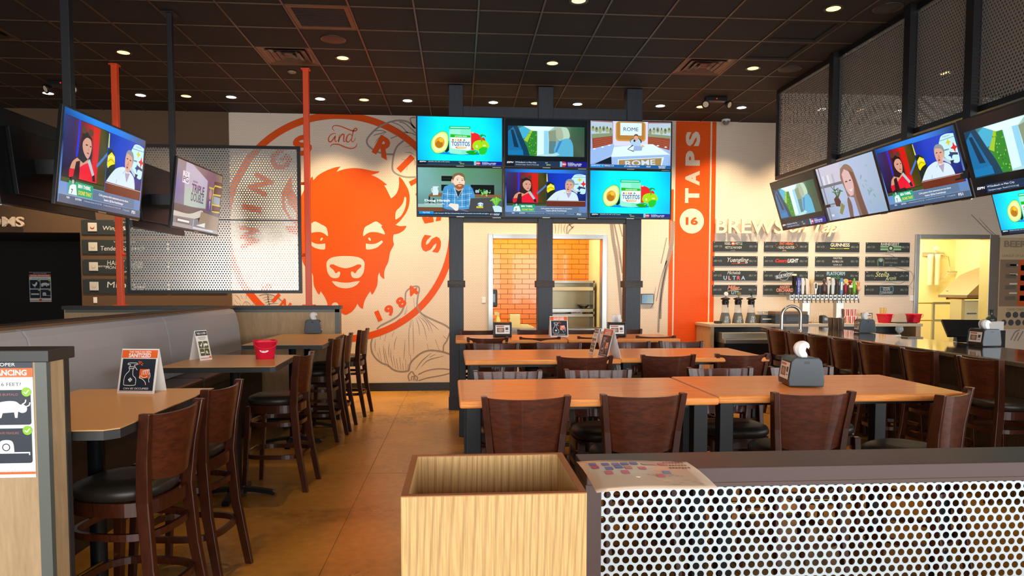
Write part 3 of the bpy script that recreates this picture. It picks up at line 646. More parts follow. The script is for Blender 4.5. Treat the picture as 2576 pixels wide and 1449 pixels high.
def scr_rome():
    p = Print(canvas(145, 115, 2320, 1395, SW, SH))
    grid_bg(p, 145, 115, 2320, 1395, [['#c8cdf0', '#dcdcf8', '#d8d8f8', '#c8ccf0'], ['#9fb8ec', '#c4d8f8', '#cfe4fc', '#a8bcec'], ['#8cacec', '#a8c4f4', '#a8c8f8', '#90a8e4']])
    for xs in ((160, 740, 730, 170, 200), (2320, 1690, 1700, 2310, 2290)):
        a, b2, c, d, e = xs
        p.poly([(a, 118), (b2, 118), (b2, 735), (e, 880)], '#9a4a34'); p.poly([(a, 135), (c, 150), (c, 520), (d, 600 if a < 1000 else 560)], '#b9d0e0'); p.poly([(d, 480), (c, 440), (c, 520), (d, 600 if a < 1000 else 560)], '#8a9c78')
        for k in range(6):
            x = a+(c-a)*(k+.5)/6; p.ell(x, 330+25*(k % 3), 46, 78, '#8d9a72' if k % 2 else '#a8b078', 10); p.ell(x, 300+30*(k % 2), 18, 40, '#4a5a4a', 8)
        for k in range(4): p.line([(e+(b2-e)*.05, 830-60*k), (b2, 700-50*k)], 7, '#c47450', sm=False)
    p.poly([(140, 900), (770, 745), (770, 1000), (140, 1300)], '#9cbef0')
    for x, y in ((245, 885), (465, 830), (645, 778), (1965, 765), (2180, 798)): p.ell(x, y, 36, 16, '#ffffff')
    p.poly([(140, 1300), (240, 1300), (760, 1060), (780, 1300)], '#101c2c')
    p.rect(770, 120, 1690, 780, '#dfe0fa'); p.rrect(815, 122, 1630, 660, 90, '#d49a4a'); p.rrect(850, 124, 1595, 620, 70, '#b8823c')
    p.rect(940, 155, 1520, 497, '#dff8fa'); p.text('ROME', 1228, 330, 100, '#123c78', w=405)
    p.poly([(770, 830), (1640, 730), (1830, 725), (2290, 995), (2290, 1020), (705, 1105), (705, 1080)], '#e2fbff'); p.poly([(705, 1100), (2280, 1000), (2240, 1320), (715, 1320)], '#9cc0f0')
    p.poly([(880, 1165), (2140, 1075), (2080, 1315), (885, 1315)], '#e0f4fc'); p.poly([(905, 1185), (2075, 1100), (2050, 1315), (905, 1315)], '#a88a54')
    p.text('ROME', 1490, 1245, 150, '#d2e4fa', w=820, rot=-4, bold=.02)
    p.ell(1365, 660, 160, 90, '#2c4458'); p.curve([(1220, 640), (1300, 590), (1440, 590), (1490, 660), (1500, 800), (1230, 800)], '#b4d4f0')
    p.ell(1368, 560, 56, 85, '#e8a890'); p.curve([(1312, 540), (1315, 480), (1370, 455), (1425, 480), (1425, 540), (1400, 505), (1340, 505)], '#6a4c40'); p.ell(1325, 640, 26, 34, '#182030')
    p.line([(1290, 760), (1145, 880), (1310, 935)], 24, '#203048', sm=False); p.poly([(1320, 780), (1550, 790), (1525, 910), (1290, 925)], '#9cb4e0'); p.curve([(1500, 760), (1560, 755), (1610, 800), (1540, 815)], '#ecb8a0')
    p.rect(145, 1310, 2320, 1395, '#0f62a8'); p.rect(145, 1310, 500, 1395, '#1488dc'); p.text('NCAAM TOP 25', 285, 1340, 34, '#e8f8ff', w=240, bold=.02); p.text('DEPAUL 3-10', 645, 1342, 34, '#ffffff', w=250, bold=.02); p.text('13 CREIGHTON 17-5', 1290, 1350, 34, '#ffffff', w=360, bold=.02); p.text('9:00 ET', 1715, 1350, 34, '#ffffff', w=120, bold=.02); p.text('CBS SPORTS', 2085, 1340, 30, '#ffffff', w=200, bold=.02); p.text('NETWORK', 2085, 1378, 28, '#ffffff', w=170, bold=.02)
    p.poly([(1050, 1370), (1070, 1325), (1095, 1325), (1085, 1368)], '#8ad8f8'); p.ell(470, 1340, 34, 14, '#60d8ff')
    return p
def scr_guest():
    p = Print(canvas(105, 65, 2335, 1350, SW, SH))
    grid_bg(p, 105, 65, 2335, 1150, [['#7fb8b8', '#6aa48c', '#5c9c70', '#5a9070', '#4c7a48'], ['#7cb4b4', '#78a8a0', '#6a9c88', '#648c80', '#547a6c'], ['#5a8a88', '#5c847c', '#5a8078', '#506c64', '#46605a']])
    p.rect(725, 285, 1120, 425, '#08100e'); p.rect(720, 520, 1120, 690, '#0a1210'); p.rect(1500, 512, 2130, 780, '#080e10'); p.rect(765, 345, 1000, 370, '#1c2c28')
    p.poly([(385, 820), (480, 740), (2335, 780), (2335, 850), (385, 845)], '#8a6038'); p.rect(385, 845, 425, 1130, '#15201c'); p.rect(495, 890, 535, 1130, '#1a2824'); p.rect(105, 1045, 760, 1130, '#9cc4bc')
    p.curve([(500, 570), (660, 570), (625, 620), (645, 700), (635, 800), (500, 810), (490, 700)], '#d8f0f4', corner=60); p.line([(510, 615), (465, 640), (480, 720), (515, 735)], 20, '#cfe8ec')
    random.seed(5)
    for _ in range(34): p.ell(1860+random.gauss(0, 75), 720+random.gauss(0, 45), 26, 18, random.choice(['#4cb848', '#7ad860', '#2c7838', '#a8e088']), 7, rot=random.uniform(0, 180), up=0)
    p.k += 1
    for x in (1650, 1700, 1930): p.ell(x, 690, 30, 45, '#a8bcc0', 10)
    p.poly([(105, 1140), (1500, 1140), (1500, 1250), (105, 1250)], '#7a4a28'); p.poly([(740, 1150), (1600, 1150), (1600, 1250), (740, 1250)], '#5a4448')
    p.curve([(1000, 510), (1190, 560), (1380, 510), (1500, 560), (1580, 700), (1605, 850), (1500, 1100), (1440, 1170), (1020, 1200), (780, 1150), (740, 1000), (730, 850), (790, 600), (880, 540)], '#4a9cd4', corner=70)
    random.seed(9)
    for k in range(9): p.line([(800+95*k, 570+12*(k % 3)), (770+100*k, 1130)], 15, '#d4ecf8' if k % 2 else '#1c5c98', sm=False, up=0)
    for k in range(6): p.line([(760+6*k, 680+85*k), (1130, 700+85*k), (1560-20*k, 660+85*k)], 13, '#cfe8f8' if k % 2 else '#20609c', up=0)
    p.k += 1
    p.curve([(1100, 640), (1180, 690), (1290, 610), (1250, 760), (1170, 880), (1130, 740)], '#26303c'); p.line([(1060, 600), (1160, 880), (1300, 610)], 16, '#e0f0f8', sm=False)
    p.poly([(1080, 560), (1300, 560), (1260, 660), (1170, 690), (1110, 650)], '#d8a888')
    p.ell(1010, 420, 26, 55, '#f0c0a0'); p.curve([(1030, 320), (1180, 250), (1320, 320), (1345, 430), (1320, 550), (1260, 630), (1180, 645), (1090, 590), (1040, 480)], '#f8dcc4')
    p.curve([(1010, 330), (1050, 240), (1150, 200), (1260, 205), (1335, 270), (1350, 400), (1330, 420), (1300, 310), (1200, 260), (1100, 280), (1050, 370), (1030, 420)], '#8a6440', corner=80)
    p.curve([(1040, 470), (1090, 540), (1150, 510), (1240, 495), (1330, 520), (1310, 590), (1230, 640), (1150, 635), (1075, 570)], '#a8622c'); p.curve([(1150, 545), (1210, 525), (1270, 545), (1210, 565)], '#f0b8a0'); p.ell(1150, 385, 22, 10, '#4a3a30'); p.ell(1275, 398, 22, 10, '#4a3a30'); p.line([(1120, 345), (1180, 335)], 10, '#9a7450', sm=False); p.line([(1250, 355), (1310, 360)], 10, '#9a7450', sm=False); p.ell(1205, 460, 26, 14, '#e0a888')
    p.curve([(900, 1080), (960, 1020), (1080, 1035), (1170, 1040), (1180, 1110), (1160, 1210), (1090, 1220), (1010, 1150)], '#fce8dc')
    p.poly([(1500, 880), (2060, 860), (2110, 1235), (1440, 1250)], '#4a4a4c'); p.poly([(1180, 1165), (1440, 1235), (1430, 1255), (1190, 1185)], '#8a7c90')
    p.curve([(1690, 1010), (1760, 990), (1830, 1010), (1825, 1080), (1750, 1095), (1690, 1070)], '#d8f0f8'); p.ell(1715, 1050, 24, 20, '#4ab0d8'); p.ell(1795, 1050, 24, 20, '#4ab0d8'); p.rrect(1650, 1095, 1832, 1142, 10, '#e8d838'); p.text('GOODRX', 1740, 1118, 26, '#8a7a10', w=150)
    for k in range(16): a = -1.2+2.4*k/15; p.line([(2180, 1090), (2180+170*math.sin(a)*.6, 960-60*math.cos(a)), (2180+170*math.sin(a), 830+90*abs(a))], 22, random.choice(['#7ad040', '#9ce060', '#4cac2c']), up=0)
    p.k += 1
    p.poly([(2080, 1090), (2150, 1070), (2250, 1075), (2335, 1110), (2335, 1265), (2140, 1265)], '#c8ecf4')
    p.text('Doug Hirsch', 615, 960, 80, '#ffffff', w=670, bold=.03); p.text('Co-Founder, GoodRx', 545, 1042, 46, '#ffffff', w=540)
    p.rect(105, 1245, 2335, 1350, '#14344c'); p.rect(130, 1245, 515, 1315, '#0c94ec'); p.text('PGA TOUR', 325, 1278, 34, '#ffffff', w=180); p.text("a after last year's 3M Open Championship earned an exemption into the field, and nights a", 1260, 1295, 38, '#eef8ff', w=1460, bold=.01)
    for k in range(6): p.ell(2030+14*k, 1308-8*math.sin(k*.63), 9, 22, ['#f0d040', '#f08030', '#e04040', '#9050c0', '#4090e0', '#40b860'][k], 8, up=0)
    p.k += 1
    p.text('GOLF', 2195, 1308, 48, '#ffffff', w=150, bold=.02)
    return p
def scr_hosts():
    p = Print(canvas(85, 115, 2290, 1385, SW, SH))
    grid_bg(p, 85, 115, 2290, 1385, [['#1c4a9c', '#2a8cf4', '#2a80ec', '#244a70'], ['#16244c', '#2464c8', '#2464c8', '#1c2c50'], ['#5a8cdc', '#6a94d4', '#5a88d0', '#5c88d8'], ['#7a9cc4', '#8aa4b8', '#7c9cb8', '#6888a8']])
    p.rect(120, 205, 1190, 1100, '#141426'); grid_bg(p, 120, 210, 1190, 1020, [['#3a3470', '#3c2860', '#7a1c30', '#c41814', '#5a4c14', '#1c3008'], ['#2c2460', '#34204a', '#6a1420', '#b81410', '#4c3c14', '#3c3c14'], ['#14101c', '#241820', '#40141c', '#a01818', '#584410', '#3c3a14']])
    p.poly([(430, 205), (470, 205), (465, 720), (420, 720)], '#1834ec'); p.poly([(790, 225), (960, 225), (965, 1010), (840, 760)], '#d81c14'); p.poly([(120, 1040), (1190, 1030), (1190, 1100), (120, 1100)], '#3a4a20')
    p.curve([(500, 520), (520, 380), (640, 330), (770, 400), (800, 620), (780, 800), (540, 820), (520, 1010), (380, 1010), (430, 820)], '#301c1c'); p.ell(570, 320, 62, 50, '#5a3a2a'); p.ell(730, 325, 62, 52, '#5a3a2a'); p.curve([(545, 390), (640, 350), (760, 410), (740, 440), (620, 400), (540, 470)], '#241818')
    p.curve([(300, 900), (350, 800), (450, 730), (600, 780), (720, 700), (740, 820), (520, 900)], '#d89a78')
    p.curve([(560, 480), (640, 415), (740, 430), (775, 520), (760, 620), (720, 690), (680, 700), (600, 640), (555, 560)], '#d8a088', corner=70); p.ell(650, 515, 28, 10, '#3a2020'); p.ell(745, 520, 20, 9, '#3a2020'); p.ell(695, 625, 32, 11, '#a84850'); p.poly([(700, 540), (722, 585), (690, 585)], '#c88a70')
    p.curve([(285, 910), (400, 890), (420, 1015), (290, 1020)], '#e01830'); p.curve([(525, 850), (680, 770), (820, 760), (930, 860), (965, 1015), (520, 1015)], '#ee1834'); p.curve([(430, 790), (520, 760), (530, 1010), (385, 1010)], '#32181c')
    p.poly([(1175, 520), (1185, 570), (950, 790), (925, 750)], '#4a7cc0'); p.poly([(700, 740), (750, 695), (890, 900), (840, 930)], '#b8c8d0'); p.poly([(840, 930), (900, 900), (930, 1000), (860, 1000)], '#182030')
    p.rect(1190, 210, 2255, 1110, '#0c34b4'); grid_bg(p, 1190, 210, 2255, 955, [['#0c2a9c', '#0c3cc8', '#1040c8', '#0c34b0'], ['#0a2c9c', '#0a3ccc', '#0a38c4', '#0a2c98'], ['#08205c', '#0a2c8c', '#0a2870', '#08184c']])
    p.poly([(1190, 230), (1210, 230), (1225, 440), (1190, 440)], '#e0d860')
    p.curve([(1200, 470), (1290, 440), (1390, 520), (1420, 640), (1400, 760), (1200, 940)], '#142420'); p.curve([(1205, 560), (1300, 490), (1395, 540), (1415, 650), (1300, 690), (1225, 745), (1200, 690)], '#f4e400'); p.line([(1210, 600), (1300, 545), (1400, 590)], 14, '#fcf8d0'); p.line([(1210, 650), (1300, 600), (1410, 640)], 12, '#b09800')
    p.curve([(1960, 240), (2100, 225), (2250, 250), (2250, 700), (2180, 770), (2080, 740), (1900, 600), (1860, 380), (1900, 300)], '#c4f0f8'); p.line([(1880, 318), (2250, 305)], 10, '#5a9ab0', sm=False); p.text('STEELERS', 2070, 265, 24, '#5a88a8', w=180)
    def star(x, y, r, c): p.poly([(x+(r if k % 2 == 0 else r*.42)*math.cos(k*math.pi/4), y+(r if k % 2 == 0 else r*.42)*math.sin(k*math.pi/4)*1.1) for k in range(8)], c)
    star(2085, 378, 66, '#d8d030'); star(2190, 490, 88, '#e02c34'); star(2075, 606, 70, '#1c3c9c'); p.text('Steelers', 2000, 492, 34, '#28507c', w=130, bold=.03)
    p.curve([(1205, 945), (1340, 800), (1480, 700), (1680, 650), (1760, 700), (1870, 700), (1990, 760), (2040, 860), (2060, 950)], '#d8ecf8', corner=80); p.poly([(1720, 740), (1870, 720), (1790, 880)], '#b8a0c0'); p.line([(1660, 755), (1720, 690), (1780, 860)], 12, '#8aa0b4', sm=False); p.line([(1500, 870), (1480, 940)], 10, '#8aa8c0', sm=False)
    p.curve([(1700, 470), (1760, 400), (1880, 410), (1930, 500), (1920, 600), (1880, 660), (1820, 720), (1740, 700), (1700, 620)], '#dca894'); p.curve([(1705, 500), (1710, 420), (1790, 360), (1900, 380), (1950, 470), (1925, 580), (1900, 470), (1800, 430), (1735, 430)], '#8a949c', corner=80); p.ell(1755, 505, 26, 9, '#4a3030'); p.ell(1850, 515, 26, 9, '#4a3030'); p.ell(1770, 640, 28, 17, '#8a4848'); p.poly([(1795, 530), (1765, 590), (1810, 592)], '#c48a78'); p.line([(1740, 605), (1810, 600)], 9, '#a87868', sm=False)
    p.poly([(1845, 650), (1880, 610), (2040, 700), (2020, 760)], '#c0d0dc'); p.poly([(2020, 700), (2120, 700), (2060, 790)], '#182438'); p.poly([(2060, 550), (2245, 590), (2240, 630), (2070, 600)], '#34405c')
    p.rect(1190, 955, 2240, 1110, '#6a2c1c'); p.rect(1190, 955, 2240, 968, '#c8a090')
    p.poly([(290, 1065), (880, 1065), (870, 1255), (290, 1255)], '#1ca87c'); p.curve([(300, 1250), (320, 1140), (380, 1110), (460, 1110), (500, 1250)], '#e4f4f4'); p.ell(390, 1050, 55, 52, '#1c2428'); p.ell(385, 1075, 30, 28, '#b8c0c0'); p.text('7', 375, 1210, 66, '#14283c', bold=.02)
    p.text('BEN THERE,', 665, 1120, 58, '#ffffff', w=310, bold=.03); p.text('DONE THAT', 690, 1205, 58, '#f0d838', w=320, bold=.03)
    p.rect(880, 1115, 2070, 1262, '#5c7898'); p.text('Colin guesses which statements are true about', 1460, 1172, 44, '#ffffff', w=840, bold=.01); p.text('Steelers QB Ben Roethlisberger', 1460, 1230, 44, '#ffffff', w=560, bold=.01)
    p.rect(85, 1275, 2290, 1385, '#4a6280'); p.text('NBA', 300, 1302, 28, '#e8f0f8', w=75, bold=.02); p.text('EASTERN', 540, 1302, 28, '#e8f0f8', w=150, bold=.02); p.text('3. Milwaukee Bucks (19-13) 3 GB', 900, 1308, 26, '#c8d8e4', w=460); p.text('4. Indiana Pacers (15-14) 4.5 GB', 1425, 1308, 26, '#c8d8e4', w=490); p.text('5. Toronto Ra', 1840, 1312, 26, '#c8d8e4', w=200); p.text('FS1', 2070, 1318, 50, '#ffffff', w=110, bold=.02)
    return p
def scr_triple():
    p = Print(canvas(0, 0, 1600, 900, SW, SH))
    grid_bg(p, 0, 0, 1600, 620, [['#8a8490', '#8a8078', '#7c6a74', '#7a6070', '#7c7040'], ['#6c70b0', '#8c8084', '#806c74', '#74586a', '#6c5454'], ['#6a6888', '#7c7480', '#74686c', '#6c5460', '#5c3c3c']])
    p.poly([(270, 0), (480, 0), (1050, 150), (1050, 560), (300, 600), (270, 300)], '#b4aec4'); p.poly([(300, 330), (1050, 300), (1050, 560), (300, 600)], '#a8bcb4')
    p.rect(190, 130, 400, 290, '#dcdce8'); p.text('TV', 295, 165, 44, '#3c3850', w=110); p.text('PG', 295, 235, 76, '#3c3850', w=170, bold=.01)
    p.rect(530, 215, 700, 240, '#8a7c98'); p.text('TRIPLE', 730, 320, 120, '#54346c', w=440, bold=.03); p.text('DOUBLE', 730, 445, 120, '#4c4868', w=440, bold=.02)
    p.poly([(1300, 120), (1600, 100), (1600, 560), (1300, 560)], '#5c302c')
    for q in (((1120, 235), (1290, 235)), ((1270, 560), (1290, 240), (1330, 180), (1600, 170)), ((1290, 320), (1600, 300)), ((1290, 470), (1600, 460)), ((1290, 580), (1600, 560))): p.line(q, 24, '#c8b838', sm=False)
    p.rect(1310, 340, 1580, 450, '#8c9ca4'); p.curve([(1080, 600), (1100, 440), (1180, 390), (1260, 440), (1280, 640), (1090, 650)], '#4c4478'); p.ell(1185, 330, 52, 78, '#b8888c'); p.poly([(1165, 430), (1205, 430), (1190, 560)], '#c8b8d0')
    p.poly([(0, 590), (1600, 580), (1600, 720), (0, 700)], '#5c5458'); p.curve([(0, 690), (500, 690), (900, 600), (1000, 640), (820, 720), (400, 770), (0, 760)], '#c4c4b8'); p.poly([(900, 620), (1600, 640), (1600, 900), (820, 860)], '#94806c'); p.poly([(0, 760), (820, 740), (900, 900), (0, 900)], '#7c8088')
    p.poly([(760, 830), (1080, 770), (1080, 840)], '#d8e4e4'); p.rect(100, 775, 540, 840, '#686460'); p.rect(140, 790, 520, 820, '#e4e4e4'); p.line([(660, 760), (660, 860)], 12, '#d8e0e8', sm=False); p.rect(0, 850, 1600, 900, '#a09aa0'); p.rect(660, 862, 1400, 882, '#d8d8e0')
    return p
def scr_woman():
    p = Print(canvas(0, 0, 1600, 900, SW, SH))
    grid_bg(p, 0, 0, 1600, 900, [['#b8bcd4', '#b4c4dc', '#b0c4e0', '#acc0d8'], ['#a8b4cc', '#b0c4e0', '#a8c0dc', '#a4b8d0'], ['#8c9cb8', '#a8bcd8', '#a0b8d8', '#98b0c8']])
    p.poly([(0, 0), (700, 0), (640, 330), (60, 330)], '#c4c8dc'); p.rect(0, 300, 680, 345, '#6a7480'); p.rect(0, 620, 400, 650, '#7c8494'); p.rect(60, 0, 95, 900, '#7c8898')
    for k in range(5): p.rect(130+70*k, 150, 180+70*k, 300, ['#d8dce8', '#b8c0d0', '#e4e4ec', '#c8ccd8', '#a8b4c4'][k], 0)
    p.k += 1
    p.curve([(300, 560), (420, 500), (480, 620), (420, 700), (310, 680)], '#5a3a30'); random.seed(4)
    for k in range(12): p.line([(420, 560), (430+random.uniform(-90, 120), 430+random.uniform(-60, 50)), (450+random.uniform(-160, 180), 330+random.uniform(0, 160))], 14, random.choice(['#4a6a3c', '#5c7c48', '#3c5c34']), up=0)
    p.k += 1
    for k in range(16): x = 1250+random.gauss(0, 110); y = 560+random.gauss(0, 120); p.ell(x, y, 40, 16, random.choice(['#90b4b8', '#84a8a8', '#98bcc4']), 8, rot=random.uniform(0, 180), up=0)
    p.k += 1
    p.curve([(330, 900), (380, 740), (560, 640), (900, 650), (1100, 760), (1180, 900)], '#a8b8e0'); p.curve([(360, 800), (480, 640), (560, 700), (420, 840)], '#8a8c50')
    p.curve([(640, 260), (700, 110), (860, 60), (1000, 140), (1050, 350), (1080, 650), (1120, 900), (880, 900), (860, 600), (700, 560), (680, 420)], '#8c7468'); p.curve([(700, 200), (800, 130), (930, 200), (940, 400), (870, 560), (780, 570), (710, 440)], '#d8b8b8')
    p.curve([(900, 160), (1010, 220), (1060, 560), (1100, 900), (960, 900), (930, 600), (950, 380)], '#74584c'); p.curve([(620, 900), (660, 640), (720, 560), (760, 700), (720, 900)], '#7c6458'); p.ell(770, 330, 34, 11, '#5a4040'); p.ell(880, 325, 30, 11, '#5a4040'); p.curve([(770, 455), (830, 470), (890, 445), (840, 500)], '#f4ece8'); p.rect(110, 800, 190, 840, '#d0d8e8')
    return p
_scr = {}
def screen_mesh(kind):
    if kind not in _scr:
        me = globals()['scr_'+kind]().mesh('screen'); me.materials.append(screenm); _scr[kind] = me
    return _scr[kind]
tvbody = MB().box(-.5625, .5625, .0, .028, -.3235, .3235).box(-.42, .42, .028, .06, -.25, .2)
tvb_me = None
def television(kind, label, loc, rz, tilt=0, group='flat screen televisions'):
    global tvb_me
    t = thing('television', label, 'television', loc, 0, group); t.rotation_euler = (tilt, 0, rz)
    if tvb_me is None:
        o = tvbody.build('housing', black, t, (0, 0, 0), bevel=.004); tvb_me = o
        q = MB().box(-.05, .05, -.004, 0, -.3215, -.3135).box(.42, .53, -.006, .01, -.3290, -.3225).build('badge', steelb, t); tvb_me['b'] = 1; globals()['tvbadge'] = q
    else:
        for src in (tvb_me, tvbadge):
            o = src.copy(); C.objects.link(o); o.parent = t
    if kind:
        s = bpy.data.objects.new('screen', screen_mesh(kind)); C.objects.link(s); s.parent = t; s.location = (0, -.0004, .003)
        if kind == 'salsa': pass
    else:
        s = BX(-SW/2, SW/2, -.002, 0, -SH/2, SH/2).build('screen', mat('dark_screen', '#050506', rough=.15), t)
    return t
ANG = R(1.6)
def cpos(i, row):
    d = (i-1)*1.128; return (1.145+d*math.cos(ANG), 9.238+d*math.sin(ANG), (3.517, 2.868)[row])
for i, row, k, lb in ((0, 0, 'salsa', 'television with salsa jar advert, top left of the centre video wall'), (1, 0, 'house', 'television showing woman outside a house, top middle of the centre video wall'), (2, 0, 'rome', 'television showing a studio desk reading ROME, top right of the video wall'),
                      (0, 1, 'guest', 'television showing bearded man in plaid shirt, bottom left of the video wall'), (1, 1, 'hosts', 'television showing two talk show hosts, bottom middle of the video wall'), (2, 1, 'salsa', 'television with salsa jar advert, bottom right of the centre video wall')):
    television(k, lb, cpos(i, row), ANG)
for y, k, lb in ((3.49, 'guest', 'hanging television cut off by the left edge of the photo'), (5.33, 'hosts', 'hanging television with two hosts above the grey booth'), (7.16, 'triple', 'hanging television reading TRIPLE DOUBLE in front of the mesh screen')):
    television(k, lb, (-2.54, y, 2.496), R(88.1), R(6.4))
for y, lb in ((3.49, 'black back of the hanging television paired with the leftmost screen'), (5.33, 'black back of the television hung behind the two hosts screen'), (7.16, 'black back of the television hung behind the TRIPLE DOUBLE screen')):
    television(None, lb, (-2.97, y, 2.496), R(-91.5), R(6.4))
for y, k, lb in ((8.45, 'house', 'small looking far television at the left end of the slanted bar row'), (7.28, 'woman', 'television showing a long haired woman in the slanted bar row'), (6.135, 'hosts', 'television with two hosts in the slanted row over the bar'), (4.98, 'house', 'nearest television in the slanted bar row showing a house')):
    television(k, lb, (4.16, y, 2.692), R(-89.4), R(17.8))
television('salsa', 'cyan screened television half hidden under the nearest bar television', (7.05, 8.25, 2.63), R(-89.4), R(17.8))
def pole(name, label, x, y, z0, s=.05, m=blacksteel):
    t = thing(name, label, 'pole', (x, y, z0))
    BX(-s/2, s/2, -s/2, s/2, 0, HC-z0).build('tube', m, t, bevel=.004)
    BX(-.07, .07, -.07, .07, HC-z0-.012, HC-z0-.004).build('ceiling_plate', m, t)
    BX(-.14, .14, -.2, .2, .0, .1).build('mount_bracket', m, t)
    return t
for y, lb in ((3.49, 'black ceiling pole of the leftmost hanging television'), (5.33, 'thick black ceiling pole above the two hosts television'), (7.16, 'black ceiling pole above the TRIPLE DOUBLE television')): pole('hanging_pole', lb, -2.78, y, 2.42, .062 if y == 5.33 else .05)
pole('hanging_pole', 'black ceiling pole of the cyan television behind the bar', 7.22, 8.25, 2.6)
for y, lb in ((7.77, 'black square pole dropping to the two farthest bar televisions'), (6.42, 'black square pole dropping to the middle bar televisions'), (5.6, 'black square pole nearest the camera over the bar televisions')):
    t = thing('hanging_pole', lb, 'pole', (4.22, y, 2.55)); BX(-.03, .03, -.045, .045, 0, HC-2.55-.005).build('tube', blacksteel, t); BX(-.02, .06, -.12, .12, .0, .09).build('mount_bracket', blacksteel, t)
# ------------------------------------------------------------------ bar stools
def legbar(pts, w, d):                       # square section bar through points, w across x, d along y
    mb = MB(); vs = []
    for x, y, z, k in pts:
        vs += [(x-w*k/2, y-d*k/2, z), (x+w*k/2, y-d*k/2, z), (x+w*k/2, y+d*k/2, z), (x-w*k/2, y+d*k/2, z)]
    n = len(pts)
    fs = [(4*i+j, 4*i+(j+1) % 4, 4*(i+1)+(j+1) % 4, 4*(i+1)+j) for i in range(n-1) for j in range(4)]+[(3, 2, 1, 0), tuple(4*(n-1)+j for j in range(4))]
    return mb.add(vs, fs)
def ringpath(rx, ry, z, n=52, e=3.2):
    out = []
    for i in range(n):
        t = 2*math.pi*i/n; c, s_ = math.cos(t), math.sin(t); k = (abs(c)**e+abs(s_)**e)**(-1/e); out.append((rx*c*k, ry*s_*k-.015, z))
    return out
def make_stool(label, loc, rz, group):
    t = thing('bar_stool', label, 'stool', loc, rz, group)
    # seat: rounded, domed cushion
    mb = MB(); n = 32; rings = [(.93, .700), (1.0, .715), (1.01, .735), (.97, .755), (.80, .768), (.45, .774)]; vs = []
    for k, z in rings:
        for i in range(n):
            a = 2*math.pi*i/n; c, s_ = math.cos(a), math.sin(a); e = 2.6; q = (abs(c)**e+abs(s_)**e)**(-1/e)
            vs.append((.212*k*c*q*(1-.05*(s_ < 0)*abs(s_)), .205*k*s_*q+.005, z))
    fs = [(r*n+i, r*n+(i+1) % n, (r+1)*n+(i+1) % n, (r+1)*n+i) for r in range(len(rings)-1) for i in range(n)]
    mb.add(vs, fs, True); mb.add(vs[-n:], [list(range(n))]); mb.add(vs[:n], [list(range(n))[::-1]])
    mb.build('seat', vinyl, t)
    f = MB(); f.sweep(ringpath(.198, .196, .668), .024, .062, closed=True); f.build('seat_frame', stoolwood, t)
    for sx in (-1, 1):
        legbar([(sx*.195, .205, 0, .82), (sx*.183, .178, .45, 1), (sx*.178, .165, .69, 1.05)], .040, .042).build('leg', stoolwood, t, bevel=.004)
        legbar([(sx*.192, -.285, 0, .8), (sx*.180, -.215, .40, 1.), (sx*.172, -.190, .70, 1.1), (sx*.190, -.205, .90, 1.0), (sx*.212, -.235, 1.10, .92)], .034, .054).build('leg', stoolwood, t, bevel=.004)
    b = MB(); nx, nz = 13, 6; front = []; back = []
    for j in range(nz):
        v = j/(nz-1); z = .80+.285*v; hw = .163+(.206-.163)*v; yc = -.196-.036*v
        for i in range(nx):
            u = -1+2*i/(nx-1); bow = .048*(1-u*u)
            zz = z-(.0 if j else .02*(1-u*u))+(.008*abs(u)**3 if j == nz-1 else 0)
            front.append((hw*u, yc-bow+.008, zz)); back.append((hw*u, yc-bow-.008, zz))
    N_ = nx*nz; vs = front+back; fs = []
    for j in range(nz-1):
        for i in range(nx-1):
            a = j*nx+i; fs.append((a, a+1, a+nx+1, a+nx)); fs.append((N_+a, N_+a+nx, N_+a+nx+1, N_+a+1))
    per = [i for i in range(nx)]+[j*nx+nx-1 for j in range(1, nz)]+[(nz-1)*nx+i for i in range(nx-2, -1, -1)]+[j*nx for j in range(nz-2, 0, -1)]
    b.add(vs, fs, True); b.add(vs, [(per[k], per[(k+1) % len(per)], N_+per[(k+1) % len(per)], N_+per[k]) for k in range(len(per))])
    b.build('backrest', backwood, t)
    MB().sweep(ringpath(.198, .205, .545), .018, .032, closed=True).build('upper_ring', stoolwood, t)
    MB().sweep(ringpath(.212, .228, .285), .020, .034, closed=True).build('foot_ring', stoolwood, t)
    MB().cyl((-.15, .218, .306), (.15, .218, .306), .008, seg=8).build('foot_plate', brass, t)
    return t
SK = 1.055                   # stool tops are 1.10 m high
stools = []
def stool(label, group, cx, cy, rz):
    if not stools: o = make_stool(label, (cx, cy, 0), rz, group)
    else: o = dup(stools[0], label, (cx, cy, 0), rz, group)
    stools.append(o); return o
def near(x0, x1, y, row, k, extra=0):            # stool on the camera's side of a table, back towards us
    stool('%s stool from the left on the near side of the %s table row' % (k, row), 'stools at the centre tables', (x0+x1)/2*SK, y*SK+.215, extra)
def far(x0, x1, y, row, k, extra=0):
    stool('%s stool from the left on the far side of the %s table row' % (k, row), 'stools at the centre tables', (x0+x1)/2*SK, y*SK-.22, math.pi+extra)
near(.09, .53, 3.335, 'front', 'first', R(2)); near(.65, 1.12, 3.37, 'front', 'second', R(3)); near(1.51, 1.99, 3.37, 'front', 'third', R(1.5))
stool('turned stool at the right end of the front table row, back twisted to us', 'stools at the centre tables', 2.48, 3.70, R(36))
far(.09, .51, 4.32, 'front', 'first'); far(.66, 1.09, 4.36, 'front', 'second'); far(1.45, 1.91, 4.40, 'front', 'third'); far(2.0, 2.46, 4.42, 'front', 'fourth')
near(.72, 1.15, 5.24, 'middle', 'first', R(2)); near(1.37, 1.82, 5.30, 'middle', 'second', R(2)); near(1.98, 2.42, 5.33, 'middle', 'third')
far(.14, .54, 6.46, 'middle', 'first'); far(.72, 1.14, 6.50, 'middle', 'second'); far(1.39, 1.81, 6.55, 'middle', 'third'); far(1.92, 2.32, 6.57, 'middle', 'fourth')
